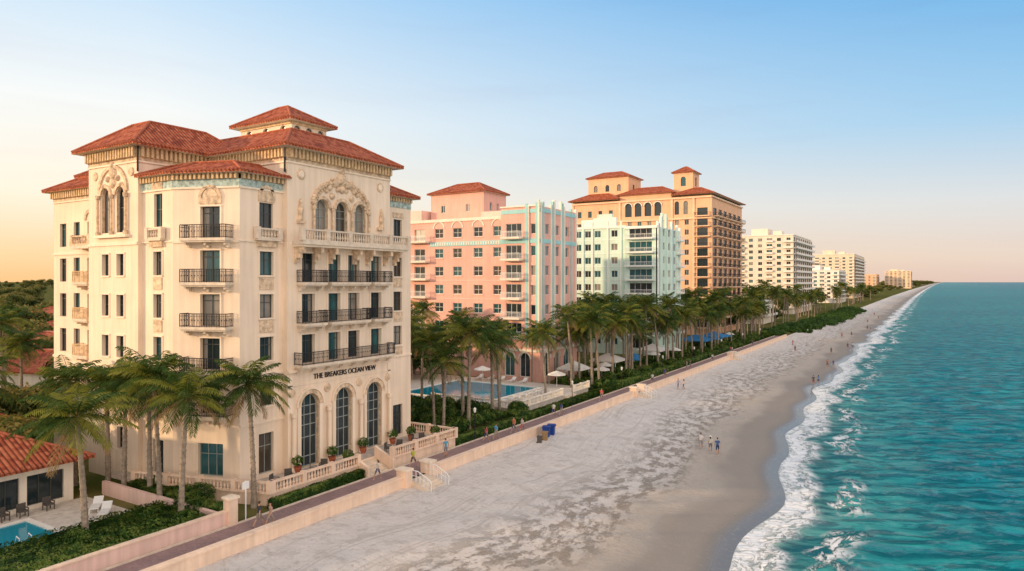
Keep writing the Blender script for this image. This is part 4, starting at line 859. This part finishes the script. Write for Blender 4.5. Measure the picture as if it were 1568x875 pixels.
for a in ((-40.7,32.0,'w',(.05,.05,.06),(.25,.22,.18),0,0,0),(-40.1,32.5,'w',(.40,.25,.2),(.3,.25,.2),1,3.14,0),(-41.4,49.8,'w',(.45,.5,.1),(.08,.08,.1),0,0,0),(-41.2,54.6,'s',(.1,.3,.45),(.2,.2,.25),0,1,0),(-41.6,45.2,'w',(.6,.6,.55),(.1,.12,.2),1,3.1,0),
    (-41.3,62,'w',(.45,.08,.12),(.05,.06,.15),1,0,0),(-40.8,63.2,'w',(.08,.3,.5),(.3,.28,.2),0,0,0),(-41,67.3,'w',(.6,.2,.1),(.1,.1,.12),0,3.1,0),(-40.3,68.0,'w',(.6,.5,.5),(.4,.1,.1),1,3.1,0),(-41.5,78,'w',(.7,.7,.65),(.1,.1,.2),0,0,0),(-40.9,79,'w',(.1,.12,.3),(.3,.3,.25),1,0,0),(-41,92,'w',(.5,.1,.1),(.1,.1,.12),0,3.1,0),
    (-40.5,112,'w',(.6,.6,.6),(.1,.1,.2),0,0,0),(-41,120,'w',(.1,.1,.4),(.1,.1,.1),1,3.1,0),(-41,133,'s',(.5,.4,.3),(.2,.2,.3),0,2,0),(-40.6,134,'s',(.1,.1,.1),(.2,.2,.3),0,-1,0),(-40.6,150,'w',(.7,.7,.7),(.1,.1,.1),1,0,0),(-41,168,'w',(.4,.1,.1),(.1,.1,.2),0,0,0),(-41,169,'w',(.6,.6,.6),(.1,.1,.2),1,0,0),(-40.7,190,'w',(.1,.1,.1),(.1,.1,.2),0,0,0)):
    x,y,p_,sh,pn,fe,rz,_=a; person('pedestrian',x,y,.01,rz,'walk' if p_=='w' else 'stand',sh,pn,1.85 if not fe else 1.74,bool(fe))
for x,y,sh,pn,fe,rz in ((-22.1,76.9,(.65,.65,.65),(.3,.3,.32),0,.2),(-20.9,76.4,(.6,.58,.5),(.15,.15,.2),1,.2),(-19.9,75.6,(.05,.12,.3),(.03,.05,.12),0,.2),
    (-18.6,138,(.1,.1,.12),(.3,.1,.1),0,.1),(-18.0,140,(.2,.3,.5),(.1,.1,.15),1,.1),(-19.5,166,(.5,.2,.1),(.1,.1,.1),0,3),(-18.5,168,(.1,.1,.3),(.2,.2,.2),1,3),(-20,215,(.1,.1,.1),(.1,.1,.3),0,0),(-19,218,(.6,.6,.6),(.1,.1,.1),0,0),(-25,250,(.3,.1,.1),(.1,.1,.1),0,0),(-21,300,(.1,.1,.2),(.1,.1,.1),0,0),(-20,302,(.5,.5,.5),(.1,.1,.1),0,0),(-24,345,(.1,.1,.1),(.1,.1,.1),0,0),(-30,190,(.1,.1,.1),(.2,.2,.2),0,0),(-33,205,(.6,.1,.1),(.1,.1,.2),1,1),(-36,112,(.3,.3,.4),(.1,.1,.2),0,1),(-35.4,113,(.6,.5,.4),(.1,.1,.2),1,1),(-22,195,(.1,.1,.1),(.1,.1,.1),0,0),(-23,260,(.1,.1,.3),(.1,.1,.1),1,0),(-22,385,(.1,.1,.1),(.1,.1,.1),0,0),(-26,420,(.5,.1,.1),(.1,.1,.1),0,0)):
    person('beachgoer',x,y,sz(x,y)-.02,rz,'walk',sh,pn,1.88 if not fe else 1.76,bool(fe),hat=(y<77 and fe))
# ================================================================ light, sky, camera
S=Vector((-.75,-.66,0)).normalized(); el=math.radians(8.5); Sv=Vector((S.x*math.cos(el),S.y*math.cos(el),math.sin(el)))
sl=bpy.data.lights.new('sun','SUN'); sl.energy=4.0; sl.angle=math.radians(1.2); sl.color=(1,.68,.38); so_=add('sun',sl); so_.rotation_euler=Sv.to_track_quat('Z','Y').to_euler()
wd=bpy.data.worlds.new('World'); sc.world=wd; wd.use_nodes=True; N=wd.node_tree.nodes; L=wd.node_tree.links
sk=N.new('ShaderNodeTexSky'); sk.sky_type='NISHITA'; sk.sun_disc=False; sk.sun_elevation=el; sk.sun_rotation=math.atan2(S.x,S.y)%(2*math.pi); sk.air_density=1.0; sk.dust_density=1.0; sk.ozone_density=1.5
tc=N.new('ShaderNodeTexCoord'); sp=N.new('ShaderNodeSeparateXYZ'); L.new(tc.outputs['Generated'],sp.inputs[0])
def ramp(els):
    cr=N.new('ShaderNodeValToRGB'); L.new(sp.outputs[2],cr.inputs[0]); e=cr.color_ramp.elements
    e[0].position=els[0][0]; e[0].color=(*els[0][1],1); e[1].position=els[-1][0]; e[1].color=(*els[-1][1],1)
    for p_,c in els[1:-1]: q=e.new(p_); q.color=(*c,1)
    return cr.outputs[0]
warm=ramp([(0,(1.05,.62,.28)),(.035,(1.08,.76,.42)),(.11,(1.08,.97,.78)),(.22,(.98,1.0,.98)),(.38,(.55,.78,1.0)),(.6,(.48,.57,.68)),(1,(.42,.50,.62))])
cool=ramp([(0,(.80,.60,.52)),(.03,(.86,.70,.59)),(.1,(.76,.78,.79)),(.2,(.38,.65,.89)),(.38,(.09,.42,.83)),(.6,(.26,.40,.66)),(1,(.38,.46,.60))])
def dotn(v):
    n=N.new('ShaderNodeVectorMath'); n.operation='DOT_PRODUCT'; L.new(tc.outputs['Generated'],n.inputs[0]); n.inputs[1].default_value=v; return n.outputs['Value']
def mrn(x,a,b_,c,d):
    n=N.new('ShaderNodeMapRange'); L.new(x,n.inputs[0])
    for i,k in enumerate((a,b_,c,d)): n.inputs[i+1].default_value=k
    return n.outputs[0]
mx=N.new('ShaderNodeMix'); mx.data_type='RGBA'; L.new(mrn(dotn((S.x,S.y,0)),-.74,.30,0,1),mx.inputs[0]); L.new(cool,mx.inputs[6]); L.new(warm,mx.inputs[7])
def vs(a,s):
    n=N.new('ShaderNodeVectorMath'); n.operation='SCALE'; L.new(a,n.inputs[0])
    if isinstance(s,float): n.inputs['Scale'].default_value=s
    else: L.new(s,n.inputs['Scale'])
    return n.outputs[0]
mp=N.new('ShaderNodeMapping'); mp.inputs['Scale'].default_value=(1.2,1.2,14); L.new(tc.outputs['Generated'],mp.inputs['Vector']); cn=N.new('ShaderNodeTexNoise'); cn.inputs['Scale'].default_value=2.2; cn.inputs['Detail'].default_value=6; L.new(mp.outputs[0],cn.inputs['Vector'])
cm=N.new('ShaderNodeMix'); cm.data_type='RGBA'; cm.blend_type='MULTIPLY'; cm.inputs[0].default_value=1; L.new(mx.outputs[2],cm.inputs[6])
c2=N.new('ShaderNodeMix'); c2.data_type='RGBA'; L.new(mrn(cn.outputs[0],.52,.75,0,1),c2.inputs[0]); c2.inputs[6].default_value=(1,1,1,1); c2.inputs[7].default_value=(.97,.955,.965,1); L.new(c2.outputs[2],cm.inputs[7])
fill_glow=N.new('ShaderNodeMix'); fill_glow.data_type='RGBA'; L.new(mrn(dotn((.75,-.66,.1)),-.10,.80,0,1),fill_glow.inputs[0]); L.new(cm.outputs[2],fill_glow.inputs[6]); fill_glow.inputs[7].default_value=(1.85,1.55,1.34,1)  # warm fill glow added to the sky behind the camera, brightens east faces
g=vs(fill_glow.outputs[2],1/.12)
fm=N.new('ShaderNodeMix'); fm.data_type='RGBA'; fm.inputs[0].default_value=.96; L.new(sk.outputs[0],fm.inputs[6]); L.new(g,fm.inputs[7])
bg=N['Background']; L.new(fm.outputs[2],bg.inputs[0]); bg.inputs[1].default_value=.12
cd=bpy.data.cameras.new('camera'); co=add('camera',cd,None,(0,0,17.5)); co.rotation_euler=(math.pi/2,0,math.radians(31.5)); cd.lens=24; cd.sensor_width=36; cd.shift_y=-.0042; cd.clip_end=40000; sc.camera=co
